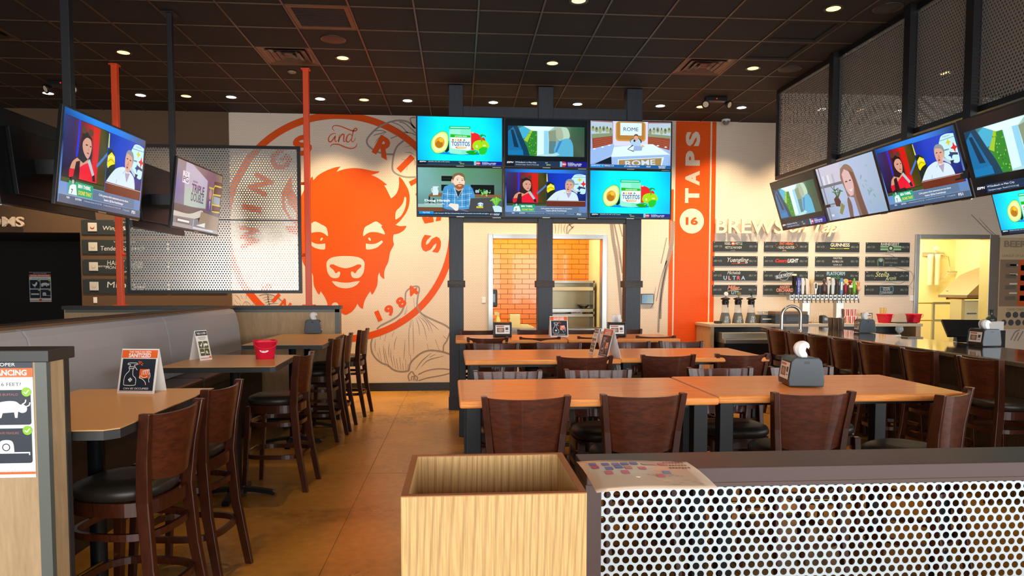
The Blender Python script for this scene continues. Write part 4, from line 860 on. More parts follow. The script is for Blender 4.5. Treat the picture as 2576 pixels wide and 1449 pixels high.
near(.08, .5, 7.22, 'rear', 'first'); near(.63, 1.04, 7.25, 'rear', 'second'); near(1.23, 1.67, 7.30, 'rear', 'third'); near(1.87, 2.31, 7.36, 'rear', 'fourth')
far(.02, .41, 8.42, 'rear', 'first'); far(.72, 1.11, 8.48, 'rear', 'second'); far(1.30, 1.72, 8.45, 'rear', 'third'); far(1.85, 2.22, 8.5, 'rear', 'fourth')
for i, (y, lb) in enumerate(((8.25, 'farthest bar stool, beside the open end of the bar'), (7.77, 'second farthest stool along the bar counter'), (7.3, 'third farthest stool along the bar counter'), (6.8, 'fourth stool from the far end of the bar'), (6.28, 'fifth stool from the far end of the bar'), (5.62, 'sixth stool from the far end of the bar, in front of the wide counter'), (4.93, 'nearest bar stool, cut off by the right edge'))):
    stool(lb, 'stools along the bar', 4.28, y*SK-.0, R(-90+(8 if i < 3 else 3)))
for x, y, a, lb in ((-1.54, 3.36, 80, 'nearest dark stool at the tan table, left foreground'), (-1.555, 4.06, 84, 'second dark stool at the left, pushed in to the tan table'), (-1.50, 5.88, 86, 'single stool at the table with the red bucket'), (-1.55, 7.70, 84, 'near stool of the far left table group'), (-1.52, 8.24, 88, 'middle stool of the far left table group'), (-1.455, 9.15, 84, 'rearmost left stool standing close to the mural wall')):
    stool(lb, 'stools at the booth tables', x, y, R(a))

# ------------------------------------------------------------------ centre tables
def centre_table(label, x0, x1, y0, y1, rz=0):
    cx, cy = (x0+x1)/2, (y0+y1)/2
    t = thing('high_table', label, 'table', (cx, cy, 0), rz, 'high wooden centre tables'); w_, d = (x1-x0)/2, (y1-y0)/2
    BX(-w_, w_, -d, d, 1.030, 1.07).build('table_top', tablewood, t, bevel=.012, seg=3)
    BX(-w_+.12, w_-.12, -d+.12, d-.12, 1.0, 1.03).build('apron', blacksteel, t)
    for sx in (-1, 1):
        for sy in (-1, 1): BX(sx*(w_-.075)-.038, sx*(w_-.075)+.038, sy*(d-.105)-.038, sy*(d-.105)+.038, 0, 1.03).build('leg', blackmetal, t, bevel=.004)
    return t
centre_table('left wooden table of the front row with an empty top', -.005, 1.35, 3.545, 4.37, R(.8))
centre_table('right wooden table of the front row holding a napkin dispenser', 1.362, 2.775, 3.60, 4.43, R(.3))
centre_table('left wooden table of the middle row with folded signs at its end', .04, 1.285, 5.50, 6.41, R(.5))
centre_table('right wooden table of the middle row with an empty top', 1.295, 2.545, 5.58, 6.47, R(.5))
centre_table('left wooden table of the rear row with a sanitized sign', -.04, 1.18, 7.58, 8.38)
centre_table('right wooden table of the rear row by the orange stripe', 1.19, 2.45, 7.62, 8.42)

# ------------------------------------------------------------------ booth side: half walls, bench, tables
BH = 1.41
def halfwall(name, label, x0, x1, y0, y1, mwall=lam, cap=.02):
    t = thing(name, label, 'partition', ((x0+x1)/2, (y0+y1)/2, 0)); cx, cy = (x0+x1)/2, (y0+y1)/2
    BX(x0-cx, x1-cx, y0-cy, y1-cy, .1, BH-.045).build('panel', mwall, t)
    BX(x0-cx+.01, x1-cx-.01, y0-cy+.01, y1-cy-.01, 0, .1).build('kick_plate', black, t)
    BX(x0-cx-cap, x1-cx+cap, y0-cy-cap, y1-cy+cap, BH-.045, BH).build('cap', dkedge, t, bevel=.003)
    return t
hw = halfwall('half_wall', 'low wood panelled partition behind the booth tables carrying the mesh screens', -4.7, -1.47, 8.76, 8.90)
for x in (-1.47,): BX(x-.05+3.085, x+3.085+.004, -.074, .074, .1, BH-.045).build('edge_trim', littrim, hw)
BX(-1.6, 1.62, -.074, -.070, BH-.08, BH-.045).build('edge_trim', littrim, hw)
hw = halfwall('half_wall', 'wood panelled partition end in the left foreground with a taped poster', -4.2, -1.55, 2.755, 2.90)
cxw, cyw = (-4.2-1.55)/2, (2.755+2.9)/2
BX(-1.588-cxw, -1.55-cxw+.004, -.0765, -.05, 0, BH-.045).build('edge_trim', littrim, hw)
BX(-1.59-cxw, -1.55-cxw+.005, .045, .0755, 0, BH-.045).build('edge_trim', dkedge, hw)
hw = halfwall('half_wall', 'long low partition capped in dark laminate behind the grey bench', -2.86, -2.745, 2.92, 8.74)
bench = thing('booth_bench', 'long grey upholstered booth bench along the left partition', 'bench', (-2.5, 5.8, 0))
ys = [2.95, 4.50, 6.52, 8.55]
for k in range(3):
    mb = MB(); a, b2 = ys[k]+.004-5.8, ys[k+1]-.004-5.8
    prof = [(-.24, .82), (-.085, .82), (-.075, .9), (-.105, 1.2), (-.135, 1.33), (-.165, 1.372), (-.21, 1.385), (-.24, 1.38)]
    mb.prism(prof, 'y', a, b2); mb.build('back_cushion', greyvinyl, bench, bevel=.012, seg=3)
    BX(-.24, .20, a, b2, .70, .82).build('seat_cushion', mat('brown_vinyl', '#3a2c22', rough=.4), bench, bevel=.03, seg=3)
BX(-.24, .15, 2.95-5.8, 8.55-5.8, 0, .70).build('base', mat('bench_base', '#33271d', rough=.6), bench)
BX(-.245, -.2, 2.93-5.8, 8.74-5.8, 1.385, 1.40).build('back_rail', mat('brown_rail', '#6a4a2c', rough=.5), bench)
b2_ = thing('booth_bench', 'dark booth bench hidden on the other side of the long partition', 'bench', (-3.1, 5.8, 0))
BX(-.1, .22, -2.7, 2.8, .70, 1.28).build('back_cushion', greyvinyl, b2_, bevel=.02); BX(-.5, .22, -2.7, 2.8, 0, .75).build('base', mat('bench_base', '#33271d'), b2_)
def booth_table(label, poly, cx, cy, feet=True):
    t = thing('booth_table', label, 'table', (cx, cy, 0), 0, 'laminate booth tables')
    P = [(x-cx, y-cy) for x, y in poly]
    MB().prism(P, 'z', 1.066, 1.0705).build('table_top', tabtop, t)
    MB().prism(P, 'z', 1.028, 1.066).build('edge_band', dkedge, t)
    mb = MB(); mb.lathe([(.038, .03), (.038, 1.0), (.05, 1.02)], seg=20); mb.build('pedestal', blackmetal, t)
    BX(-.2, .2, -.2, .2, 1.015, 1.03).build('spider_plate', blackmetal, t)
    mb = MB()
    for k in range(4):
        a = R(90*k); dx, dy = math.cos(a), math.sin(a)
        mb.sweep([(dx*.02, dy*.02, .055), (dx*.14, dy*.14, .045), (dx*.27, dy*.27, .022), (dx*.29, dy*.29, .008)], .05, .03)
    mb.lathe([(.075, .02), (.07, .06), (.045, .075)], seg=16)
    mb.build('foot', blackmetal, t)
    return t
booth_table('near tan laminate table with the sanitized sign, left foreground', [(-2.12, 2.92), (-1.43, 2.92), (-1.385, 2.965), (-1.39, 4.09), (-2.12, 4.09)], -1.76, 3.52)
booth_table('tan laminate table holding a red bucket and a folded sign', [(-2.14, 5.16), (-1.36, 5.16), (-1.33, 5.19), (-1.37, 6.03), (-2.14, 6.08)], -1.75, 5.62)
booth_table('tan laminate table at the far left, nearer of the joined pair', [(-2.13, 7.06), (-1.35, 7.06), (-1.35, 7.90), (-2.13, 7.90)], -1.74, 7.48)
booth_table('tan laminate table with napkin dispenser against the far partition', [(-2.13, 7.91), (-1.38, 7.91), (-1.40, 8.70), (-2.13, 8.70)], -1.76, 8.3)
# orange posts and mesh screen on the far partition
def orange_post(label, x, y):
    t = thing('orange_post', label, 'post', (x, y, BH)); s_ = .034
    BX(-s_, s_, -s_, s_, 0, HC-BH-.004).build('post_tube', orangem, t, bevel=.006)
    BX(-.07, .07, -.06, .06, 0.0005, .012).build('base_plate', orangem, t); BX(-.05, .05, -.05, .05, HC-BH-.016, HC-BH-.003).build('top_plate', orangem, t)
    sd = -1 if x > -3 else 1
    for z in (2.9, 2.03): MB().cyl((sd*.03, 0, z-BH), (sd*.085, 0, z-BH), .018, seg=10).build('bracket', orangem, t)
    return t
orange_post('orange steel post in front of the bison emblem', -1.845, 8.83); orange_post('orange steel post beside the chalkboards', -4.075, 8.83)
def mesh_screen(label, x0, x1, z0, z1, y, split):
    t = thing('mesh_screen', label, 'screen', (x0, y, z0)); W, H = x1-x0, z1-z0; b_ = .038
    f = MB(); f.box(0, W, -.02, .02, 0, b_).box(0, W, -.02, .02, H-b_, H).box(0, b_, -.02, .02, b_, H-b_).box(W-b_, W, -.02, .02, b_, H-b_)
    f.build('frame', frameblack, t)
    zs = split-z0
    perforated('mesh_panel', meshdark, W-.04, zs-.024, .0315, .0098, 6, t, (.02, .0, .02))
    perforated('mesh_panel', meshdark, W-.04, H-zs-.026, .0315, .0098, 6, t, (.02, .0, zs+.006))
    BX(b_, W-b_, -.004, .004, zs-.005, zs+.007).build('joint_bar', frameblack, t)
mesh_screen('hanging perforated metal screen between the two orange posts', -3.99, -1.925, 1.56, 3.345, 8.83, 2.45)
# ------------------------------------------------------------------ mesh soffit over the bar
so = thing('mesh_soffit', 'tall black framed perforated metal soffit hanging over the bar', 'screen', (4.275, 9.27, 3.08))
H = HC-3.08-.005; yy = [0, -1.50, -2.85, -3.67, -4.75, -6.2]
fr = MB(); fr.box(-.025, .025, -6.2, 0, 0, .05).box(-.025, .025, -6.2, 0, H-.06, H); fr.build('frame_rail', frameblack, so)
for y in yy: BX(-.028, .028, y-.03, y+.03 if y else .0, .05, H-.06).build('frame_post', frameblack, so)
for a, b_ in zip(yy, yy[1:]):
    perforated('mesh_panel', soffitmesh, a-b_-.04, H-.07, .0315, .0098, 6, so, (0, b_+.02, .04), (0, 0, R(90)))
BX(.0, 4.5, -.02, .02, .0, .05).build('frame_rail', frameblack, so)
perforated('mesh_panel', soffitmesh, 3.2, H-.07, .0315, .0098, 6, so, (.02, 0, .04))
BX(3.2, 3.26, -.028, .028, 0, H).build('frame_post', frameblack, so)

# ------------------------------------------------------------------ dark columns that carry the video wall
fr = thing('video_wall_frame', 'three dark timber columns and beams carrying the centre televisions', 'frame', (0, 9.36, 0))
for x0, x1 in ((-.13, .06), (1.05, 1.25), (2.24, 2.45)):
    cx = (x0+x1)/2
    p_ = BX(x0, x1, 0, .19, 0, HC-.002).build('column', colpaint, fr, bevel=.006)
    BX(x0-.022, x1+.022, -.022, .212, 1.635, 1.725).build('band', bandwood, fr, bevel=.004)
    BX(x0-.012, x1+.012, -.012, .202, 0, .17).build('plinth', blacksteel, fr)
BX(-.13, 2.45, .02, .17, 3.83, 4.01).build('beam', colpaint, fr); BX(.06, 2.24, .02, .17, 2.50, 2.56).build('beam', colpaint, fr)
BX(-.3, 2.6, -.02, .015, 2.7, 2.78).build('mount_rail', blacksteel, fr); BX(-.3, 2.6, -.02, .015, 3.35, 3.43).build('mount_rail', blacksteel, fr)

# ------------------------------------------------------------------ foreground: perforated divider, oak box, floor plan
DZ = 1.07
dv = thing('divider', 'low divider with brown cap and bright perforated metal panel', 'divider', (.40, 2.17, 0))
BX(.0, 3.4, 0, .215, DZ-.05, DZ).build('cap', capbrown, dv, bevel=.003)
BX(.0, .034, .01, .20, 0, DZ-.05).build('end_post', capbrown, dv); BX(3.36, 3.4, .01, .20, 0, DZ-.05).build('end_post', capbrown, dv)
BX(.034, 3.36, .02, .05, DZ-.068, DZ-.05).build('frame_rail', capbrown, dv); BX(.034, .052, .02, .05, .06, DZ-.068).build('frame_rail', capbrown, dv); BX(.034, 3.36, .02, .05, 0, .06).build('frame_rail', capbrown, dv)
perforated('perforated_panel', alum, 3.33, DZ-.068-.05, .0313, .0118, 12, dv, (.045, .045, .055), thick=.002)
bx = thing('oak_box', 'open topped oak box standing at the end of the divider', 'box', (.0925, 2.06, 0))
w_ = .2465; d_ = .2275; th = .019; T = 1.10
P = [('side_panel', -w_, w_, -d_, -d_+th), ('side_panel', -w_, w_, d_-th, d_), ('side_panel', -w_, -w_+th, -d_+th, d_-th), ('side_panel', w_-th, w_, -d_+th, d_-th)]
for nm, x0, x1, y0, y1 in P:
    BX(x0, x1, y0, y1, 0, T-.003).build(nm, oak, bx); BX(x0, x1, y0, y1, T-.003, T).build('rim', oakedge, bx)
BX(-w_+th, w_-th, -d_+th, d_-th, .78, .80).build('bottom', oak, bx)
# laminated floor plan drooping over the divider cap
pf = thing('floor_plan', 'laminated floor plan sheet lying on the brown divider cap', 'paper', (.55, 2.15, DZ))
cor = [AZ(1450, 1161, DZ+.004), AZ(1725, 1157, DZ+.004), AZ(1807, 1218, DZ+.004), AZ(1501, 1233, DZ+.004)]
def sheet(u, v, dz=0):
    a = cor[0].lerp(cor[1], u); b_ = cor[3].lerp(cor[2], u); q = a.lerp(b_, v)
    return Vector((q.x-.55, q.y-2.15, .0035+dz+.005*math.sin(v*3.1)*(1-.4*u)-.006*max(0, v-.45)*2+.004*math.sin(u*5)))
mb = MB(); n_ = 10
vs = [sheet(i/n_, j/n_) for j in range(n_+1) for i in range(n_+1)]
mb.add(vs, [(j*(n_+1)+i, j*(n_+1)+i+1, (j+1)*(n_+1)+i+1, (j+1)*(n_+1)+i) for j in range(n_) for i in range(n_)], True)
ob = mb.build('sheet', mat('laminated_sheet', '#dcc4ae', rough=.3, coat=.25, spec=.4), pf); sd = ob.modifiers.new('thickness', 'SOLIDIFY'); sd.thickness = .0008; sd.offset = -1
vs = []; fs = []; cc = []
def patch(u0, v0, u1, v1, col, k=1):
    o = len(vs); nn = 3; v0 = .06+(v0-.05)*1.35; v1 = .06+(v1-.05)*1.35
    for j in range(nn+1):
        for i in range(nn+1): vs.append(sheet(u0+(u1-u0)*i/nn, v0+(v1-v0)*j/nn, (.0016*k)))
    for j in range(nn):
        for i in range(nn): fs.append((o+j*(nn+1)+i, o+j*(nn+1)+i+1, o+(j+1)*(nn+1)+i+1, o+(j+1)*(nn+1)+i)); cc.extend([lin(col)]*4)
random.seed(11)
blue, pink = '#6a6cc8', '#d87088'
for u0, v0, c in ((.08, .10, blue), (.08, .2, '#c02858'), (.19, .12, blue), (.19, .25, blue), (.28, .12, '#8a78b8'), (.28, .22, blue), (.36, .12, blue), (.36, .24, pink), (.45, .10, blue), (.16, .36, pink), (.30, .36, pink), (.48, .25, pink), (.55, .10, '#c8b0b8'), (.62, .10, '#d8a8b0'), (.70, .10, pink), (.58, .44, pink), (.66, .36, '#8a98c8')): patch(u0, v0, u0+.065, v0+.075, c)
for k in range(9): patch(.50+.035*k, .46+.01*(k % 3), .525+.035*k, .468+.01*(k % 3), '#8a88a0')
for j in range(3):
    for k in range(7): u = .76+.028*k; patch(u, .06+.09*j+.006*random.random(), u+.02, .085+.09*j+.012*random.random(), '#3c3230')
for k in range(8): patch(.60+.04*k, .62+.05*math.sin(k), .635+.04*k, .626+.05*math.sin(k), '#a09488')
for k in range(6): patch(.22+.05*k, .015, .25+.05*k, .03, '#5a6090')
me = bpy.data.meshes.new('plan_print'); me.from_pydata([tuple(v) for v in vs], [], fs); ca = me.color_attributes.new('Col', 'FLOAT_COLOR', 'CORNER')
ca.data.foreach_set('color', [x for c in cc for x in (*c, 1)]); me.materials.append(printm); me.update()
o = bpy.data.objects.new('plan_print', me); C.objects.link(o); o.parent = pf; o['kind'] = 'stuff'
# ------------------------------------------------------------------ printed signs
NAVY = '#27303c'; SO = '#f06a28'
def art_sanitized():
    p = Print(canvas(0, 0, 100, 116, .200, .232))
    p.rect(0, 0, 100, 116, '#f4f4f2'); p.rect(0, 0, 100, 22, SO); p.text('THIS TABLE HAS BEEN', 50, 5.2, 5.4, '#ffffff', w=62, bold=.01); p.text('SANITIZED', 50, 14.8, 11, '#ffffff', w=62, bold=.03)
    p.rect(4, 24, 97, 111, NAVY); p.rect(2, 113, 98, 114.4, SO)
    def ol(pts, wd=1.6): p.line(pts, wd, '#f8f8f8')
    ol([(26, 51), (25, 58), (18, 66), (14, 76), (14, 90), (17, 96), (44, 96), (47, 90), (46, 78), (38, 70), (36, 60), (36, 51)])
    ol([(24, 51), (38, 51), (38, 46), (24, 46), (24, 51)]); ol([(26, 46), (27, 40), (20, 40), (22, 36), (44, 36), (46, 40), (38, 41), (42, 48), (48, 55)])
    p.rect(25.5, 79, 36.5, 83.5, '#f8f8f8'); p.rect(28.7, 76, 33.3, 87, '#f8f8f8', 0)
    for k in range(9): p.ell(50+3.4*(k // 2.2)+.6*(k % 2), 31+4*(k % 3)+(k // 3), 1.5, 1.5, SO, 8, up=0)
    p.k += 1
    p.rect(55, 52, 83, 77, SO)
    for k in range(4): ol([(62+5*k, 68-1.5*k), (63+5*k, 58-k), (65.5+5*k, 56-k), (67+5*k, 60), (66+5*k, 68)], 1.5)
    ol([(59, 70), (56, 76), (66, 80), (74, 88), (76, 95)], 1.6); ol([(84, 62), (86, 72), (83, 80), (85, 88)], 1.6); ol([(60, 70), (68, 76), (78, 72)], 1.5)
    p.text('CAN BE OCCUPIED', 50, 105, 5, '#ffffff', w=70, shear=.15)
    return p
def icon_card(p, x0, y0, x1, y1, kind, chk=True, col='#27303c'):
    W, H = x1-x0, y1-y0
    p.rrect(x0, y0, x1, y1, .06*W, col); X = lambda u: x0+u*W; Y = lambda v: y0+v*H
    if kind == 'bison':
        p.curve([(X(a), Y(b)) for a, b in ((.08, .72), (.06, .5), (.15, .38), (.4, .32), (.62, .33), (.74, .42), (.82, .42), (.9, .5), (.88, .62), (.78, .66), (.68, .62), (.66, .8), (.6, .8), (.58, .64), (.3, .66), (.26, .8), (.2, .8), (.18, .64), (.14, .8), (.09, .8))], '#f6f6f4', corner=60)
        p.line([(X(.78), Y(.42)), (X(.86), Y(.36)), (X(.88), Y(.28))], .03*W, '#f6f6f4'); p.line([(X(.88), Y(.48)), (X(.96), Y(.44)), (X(.98), Y(.36))], .03*W, '#f6f6f4')
    elif kind == 'tape':
        p.curve([(X(a), Y(b)) for a, b in ((.2, .72), (.2, .42), (.28, .34), (.46, .34), (.54, .44), (.56, .72))], '#f6f6f4'); p.ell(X(.36), Y(.54), .1*W, .1*W, col); p.ell(X(.36), Y(.54), .075*W, .075*W, '#f6f6f4'); p.rect(X(.55), Y(.68), X(.94), Y(.72), '#f6f6f4'); p.rect(X(.92), Y(.68), X(.95), Y(.77), '#f6f6f4')
    elif kind == 'hen':
        p.curve([(X(a), Y(b)) for a, b in ((.2, .35), (.3, .5), (.5, .5), (.6, .3), (.68, .22), (.76, .32), (.72, .5), (.62, .68), (.48, .74), (.32, .66))], '#f6f6f4'); p.line([(X(.46), Y(.72)), (X(.44), Y(.9))], .03*W, '#f6f6f4', sm=False); p.line([(X(.54), Y(.72)), (X(.55), Y(.9))], .03*W, '#f6f6f4', sm=False)
    else:
        p.rect(X(.1), Y(.45), X(.9), Y(.62), '#f6f6f4')
        for k in range(6): p.rect(X(.16+.13*k), Y(.5), X(.2+.13*k), Y(.57), col, 0)
    if chk:
        p.ell(X(.9), Y(.06), .12*W, .12*W, '#8ec826', 20); p.line([(X(.84), Y(.06)), (X(.88), Y(.11)), (X(.96), Y(.01))], .03*W, '#ffffff', sm=False)
def art_closed():
    p = Print(canvas(0, 0, 60, 130, .105, .228)); p.rect(0, 0, 60, 130, '#f2f0ea'); p.rect(0, 0, 60, 20, '#2a2a2a'); p.text('TABLE CLOSED', 30, 10, 10, '#ffffff', w=50, bold=.01)
    for k, w_ in enumerate((40, 44, 30)): p.rect(30-w_/2, 26+5*k, 30+w_/2, 28+5*k, '#8c8880', 0)
    p.k += 1
    for i, j, kd in ((0, 0, 'hen'), (1, 0, 'bison'), (0, 1, 'ruler'), (1, 1, 'tape')): icon_card(p, 5+26*i, 46+34*j, 29+26*i, 78+34*j, kd, True, '#5c5a38')
    p.rect(0, 122, 60, 125, SO); p.ell(52, 120, 5, 5, SO); return p
def art_poster(full=True):
    p = Print(canvas(0, 0, 330, 470, .42, .60)); p.rect(0, 0, 330, 470, '#f2f6f6'); p.rect(0, 4, 330, 36, NAVY); p.text('PRACTICE PROPER', 165, 22, 13, '#ffffff', w=200)
    p.rect(0, 36, 330, 72, SO); p.text('SOCIAL DISTANCING', 165, 54, 23, '#ffffff', w=285, bold=.03)
    for k in range(66): p.rect(2+5*k, 74, 3+5*k, 84 if k % 5 == 0 else 79, '#8a9090', 0); p.rect(2+5*k, 438 if k % 5 == 0 else 442, 3+5*k, 447, '#8a9090', 0)
    p.k += 1
    p.text('HOW LONG IS 6 FEET?', 165, 100, 14, '#3c4448', w=240)
    for i, j, kd, nm in ((0, 0, 'hen', ''), (1, 0, 'bison', 'ONE BUFFALO'), (0, 1, 'ruler', ''), (1, 1, 'tape', 'A TAPE MEASURE')):
        x0, y0 = 8+160*i, 122+152*j; icon_card(p, x0, y0, x0+152, y0+138, kd)
        if nm: p.text(nm, x0+60, y0+18, 9, '#b0706a', w=90)
    p.rect(0, 447, 330, 456, SO); p.ell(165, 440, 22, 22, SO); p.ring(165, 440, 14, 16, '#8a3c18', 30); return p
artS = art_sanitized().mesh('sign_print'); artS.materials.append(printm)
artC = art_closed().mesh('sign_print'); artC.materials.append(printm)
def tent(label, loc, rz, art, W, H, spread=.055, both=None):
    """an A shaped folded card: two leaning leaves"""
    t = thing('table_sign', label, 'sign', loc, rz, 'folded table signs'); a = math.atan2(spread, H); L = math.hypot(spread, H)
    for s_, me in ((-1, art), (1, both)):
        e = MB(); e.box(-W/2-.004, W/2+.004, -.0008, .0008, 0, L); o = e.build('card', paper, t); o.location = (0, s_*spread, 0.0005); o.rotation_euler = (-a if s_ < 0 else a, 0, 0)
        if me:
            q = bpy.data.objects.new('sign_print', me); C.objects.link(q); q.parent = t; mid = Vector((0, s_*spread/2+s_*.0026, H/2)); q.location = mid; q.rotation_euler = (-a, 0, 0) if s_ < 0 else (-a, 0, math.pi)
    return t
S1 = AZ(346, 990, 1.0705)
tent('orange and navy sanitized table sign on the near left table', (S1.x, S1.y+.055, 1.0707), R(-8), artS, .200, .236, .06, artS)
S2 = AZ(525, 905, 1.0705)
tent('TABLE CLOSED folded sign standing left of the red bucket', (S2.x-.06, S2.y, 1.0707), R(60), artC, .105, .23, .06, artC)
S3 = AZ(1408, 848, 1.0705)
tent('sanitized sign on the rear centre table before the serving hatch', (S3.x, S3.y+.1, 1.0702), R(3), artS, .200, .236, .06, artS)
S4 = AZ(1487, 887, 1.0705); S5 = AZ(1507, 890, 1.0705)
tent('TABLE CLOSED folded sign at the end of the middle left table', (1.155, 5.82, 1.0702), R(-82), artC, .105, .225, .055, artC)
tent('sanitized folded sign seen edge on beside the TABLE CLOSED sign', (1.215, 5.62, 1.0702), R(-80), artS, .200, .235, .06, artS)
po = art_poster(); q0 = AY(0, 903, 2.755); q1 = AY(92, 1200, 2.755)
ph = q0.z-q1.z; pw = ph*.7
po_t = thing('poster', 'social distancing poster with bison and tape measure taped to partition', 'poster', (q1.x-pw/2, 2.7525, (q0.z+q1.z)/2))
k = ph/.60; o = po.build('sheet', printm, po_t); o.scale = (k, 1, k)
q0 = AY(78, 693, 11.0); q1 = AY(124, 751, 11.0)
po2 = thing('poster', 'small four panel poster pinned in the dark hallway', 'poster', ((q0.x+q1.x)/2-.0, 14.19, 1.5)); o = art_poster().build('sheet', printm, po2); o.scale = (.95, 1, .95); po2.location = (AY(101, 722, 14.19).x, 14.195, AY(101, 722, 14.19).z)

# ------------------------------------------------------------------ chalkboards
def board(label, x0, x1, z0, z1, draw, y=None):
    y = YB if y is None else y
    t = thing('chalkboard', label, 'chalkboard', ((x0+x1)/2, y-.012, (z0+z1)/2), 0, 'chalkboards on the back wall'); W, H = x1-x0, z1-z0
    BX(-W/2, W/2, 0, .012, -H/2, H/2).build('panel', mat('chalkboard_slate', '#232b2d', rough=.6, bump=.03), t, bevel=.003)
    p = Print(canvas(0, 0, 110, 25, W, H)); p.k = 2; draw(p); p.build('chalk_lettering', boardm, t)
    sc = MB()
    for sx in (-1, 1): sc.cyl((sx*(W/2-.02), -.006, H/2-.015), (sx*(W/2-.02), .001, H/2-.015), .006, seg=8)
    sc.build('screw', steel, t)
CH = '#cfd4d2'; DIM = '#8e9896'
def ab(p, a, b_): p.text('ABV '+a, 2, 12, 5, DIM, w=20, align='L', shear=.1); p.text('IBU '+b_, 107, 12, 5, DIM, w=18, align='R', shear=.1)
def d00(p): ab(p, '5%', '40'); p.text('REBEL', 36, 5, 6, CH, w=15); p.ell(49, 5, 4.5, 4.5, '#e8582c', 16); p.text('m', 49, 5, 4, '#f4e8e0', bold=.03); p.text('METTLE', 63, 5, 6, CH, w=17); p.text('METTLE MAYHEM', 50, 15, 6, CH, w=40); p.text('LAGER', 49, 22.5, 3, DIM, w=11)
def d01(p): ab(p, '7.5%', '87'); p.text('FAT HEAD', 55, 4.5, 6, '#f07048', w=34, bold=.03); p.text('HEAD HUNTER', 55, 14, 7, CH, w=40); p.text('-IPA-', 50, 22, 4, '#e0b090', w=12); [p.ell(x, y, 1, 1, '#f07048', 6, up=0) for x, y in ((30, 6), (32, 14), (80, 6), (78, 14), (28, 10), (82, 10))]
def d02(p): ab(p, '4.2%', '45'); p.text('GUINNESS', 61, 7, 9, '#e4e4d4', w=48, bold=.02); p.rect(36, 15, 49, 17, '#b8c828'); p.rect(70, 15, 84, 17, '#b8c828', 0); p.text('DRAUGHT', 60, 16, 3, '#b8c860', w=18)
def d03(p): ab(p, '7.2%', '75'); p.text('RHINEGEIST', 60, 4.5, 7, CH, w=46, bold=.01); p.rect(36, 9, 88, 20, '#7aa88a'); p.rect(36, 13, 88, 15, '#28342f'); p.ell(62, 15, 7, 6.5, '#28342f', 16); p.ell(62, 15, 4, 4, '#9ac8a4', 12); p.text('TRUTH', 62, 22.8, 3.4, CH, w=18)
def d10(p): ab(p, '4.5%', '16'); p.text('Yuengling', 62, 11, 15, '#e0e0dc', w=52, shear=.35); p.line([(46, 19), (82, 18)], 1, '#d83838', sm=False)
def d11(p): ab(p, '4.2%', '10'); p.text('Coors', 43, 11, 9, '#e83a30', w=30, bold=.03, shear=.3); p.text('LIGHT', 72, 11, 10, '#f0f0f0', w=27, bold=.03, shear=.15)
def d12(p): ab(p, '4%', '30'); p.text('MADTREE', 56, 4, 5, CH, w=22); p.text('RUMBLE ON', 56, 12.5, 5, CH, w=27); p.text('SOUR ALE', 56, 21, 4, CH, w=21)
def d13(p): ab(p, '3.5%', '20'); p.curve([(30, 24), (29, 10), (34, 3), (42, 3), (46, 10), (46, 24)], '#6c7c50'); p.curve([(32, 24), (32, 11), (36, 5), (41, 5), (44, 11), (44, 24)], '#2c3c44'); p.ell(38, 9, 4.5, 4.5, '#7ca0b8', 14); p.text('HAZY DAZE', 64, 4.5, 4, DIM, w=32); p.text('FATT DOUBLE', 64, 15, 4, DIM, w=30); p.text('IPA', 64, 22, 3, DIM, w=7)
def d20(p): ab(p, '4.2%', '19'); p.text('Michelob', 52, 5, 8, CH, w=32, shear=.35); [p.text(c, 31+11*i, 18, 10, q, bold=.03) for i, (c, q) in enumerate(zip('ULTRA', ('#a0c0e0', '#e0a0a0', '#90b0d8', '#d06070', '#a0b8d8')))]
def d21(p): ab(p, '4.8%', '11'); p.ring(50, 12.5, 11.5, 12.3, CH, 40); p.poly([(28, 13), (74, 3), (74, 12), (30, 21)], '#38506c'); p.line([(28, 13), (74, 3), (74, 12), (30, 21), (28, 13)], .7, '#a8b8d0', sm=False); p.text('BLUE MOON', 51, 12, 7, CH, w=40, rot=-12, bold=.02); p.text('BELGIAN WHITE', 51, 22.5, 2.4, DIM, w=20)
def d22(p): ab(p, '6.0%', '46'); p.rect(28, 1, 76, 12, '#3c5868'); p.text('PLATFORM', 52, 6.5, 9, '#b8d8e4', w=45); p.text('HAZE', 52, 17, 6, '#58b060', w=20)
def d23(p): ab(p, '5%', '24'); p.text('Stella', 42, 8, 13, '#d8e0a8', w=34, shear=.35); p.text('Artois', 64, 18, 10, '#c8d8a0', w=28, shear=.35, rot=-6); [p.ell(6+9*i, 3+19*((i*7) % 5)/5, .8, .8, CH, 6, up=0) for i in range(12)]
def d30(p): ab(p, '4.2%', '10'); p.text('Miller', 52, 7, 11, '#e09080', w=30, shear=.35, bold=.02); p.line([(36, 16), (72, 10)], 1.2, '#d8c070', sm=False); p.text('LITE', 56, 19, 8, '#9cc0dc', w=18, bold=.03)
def d31(p): ab(p, '5%', '10'); p.text('ANGRY', 53, 5, 7, '#e8a090', w=26, bold=.02); p.text('ORCHARD', 53, 13, 9, '#e89888', w=42, bold=.03); p.text('HARD CIDER', 53, 22, 5, DIM, w=28)
def d32(p): ab(p, '5.5%', '30'); p.text('IMPERIAL IPA', 55, 12, 7, CH, w=40)
def d33(p): ab(p, '5.3%', '22'); p.curve([(38, 4), (54, 6), (70, 3), (71, 12), (69, 22), (54, 21), (37, 23), (39, 12)], '#2c4a5c'); p.line([(38, 4), (54, 6), (70, 3), (71, 12), (69, 22), (54, 21), (37, 23), (39, 12), (38, 4)], .7, '#a8c8d8'); p.text('SAMUEL', 54, 7, 4, CH, w=18); p.text('ADAMS', 54, 12, 4, CH, w=18); p.text('COLD SNAP', 54, 18, 4, CH, w=28)
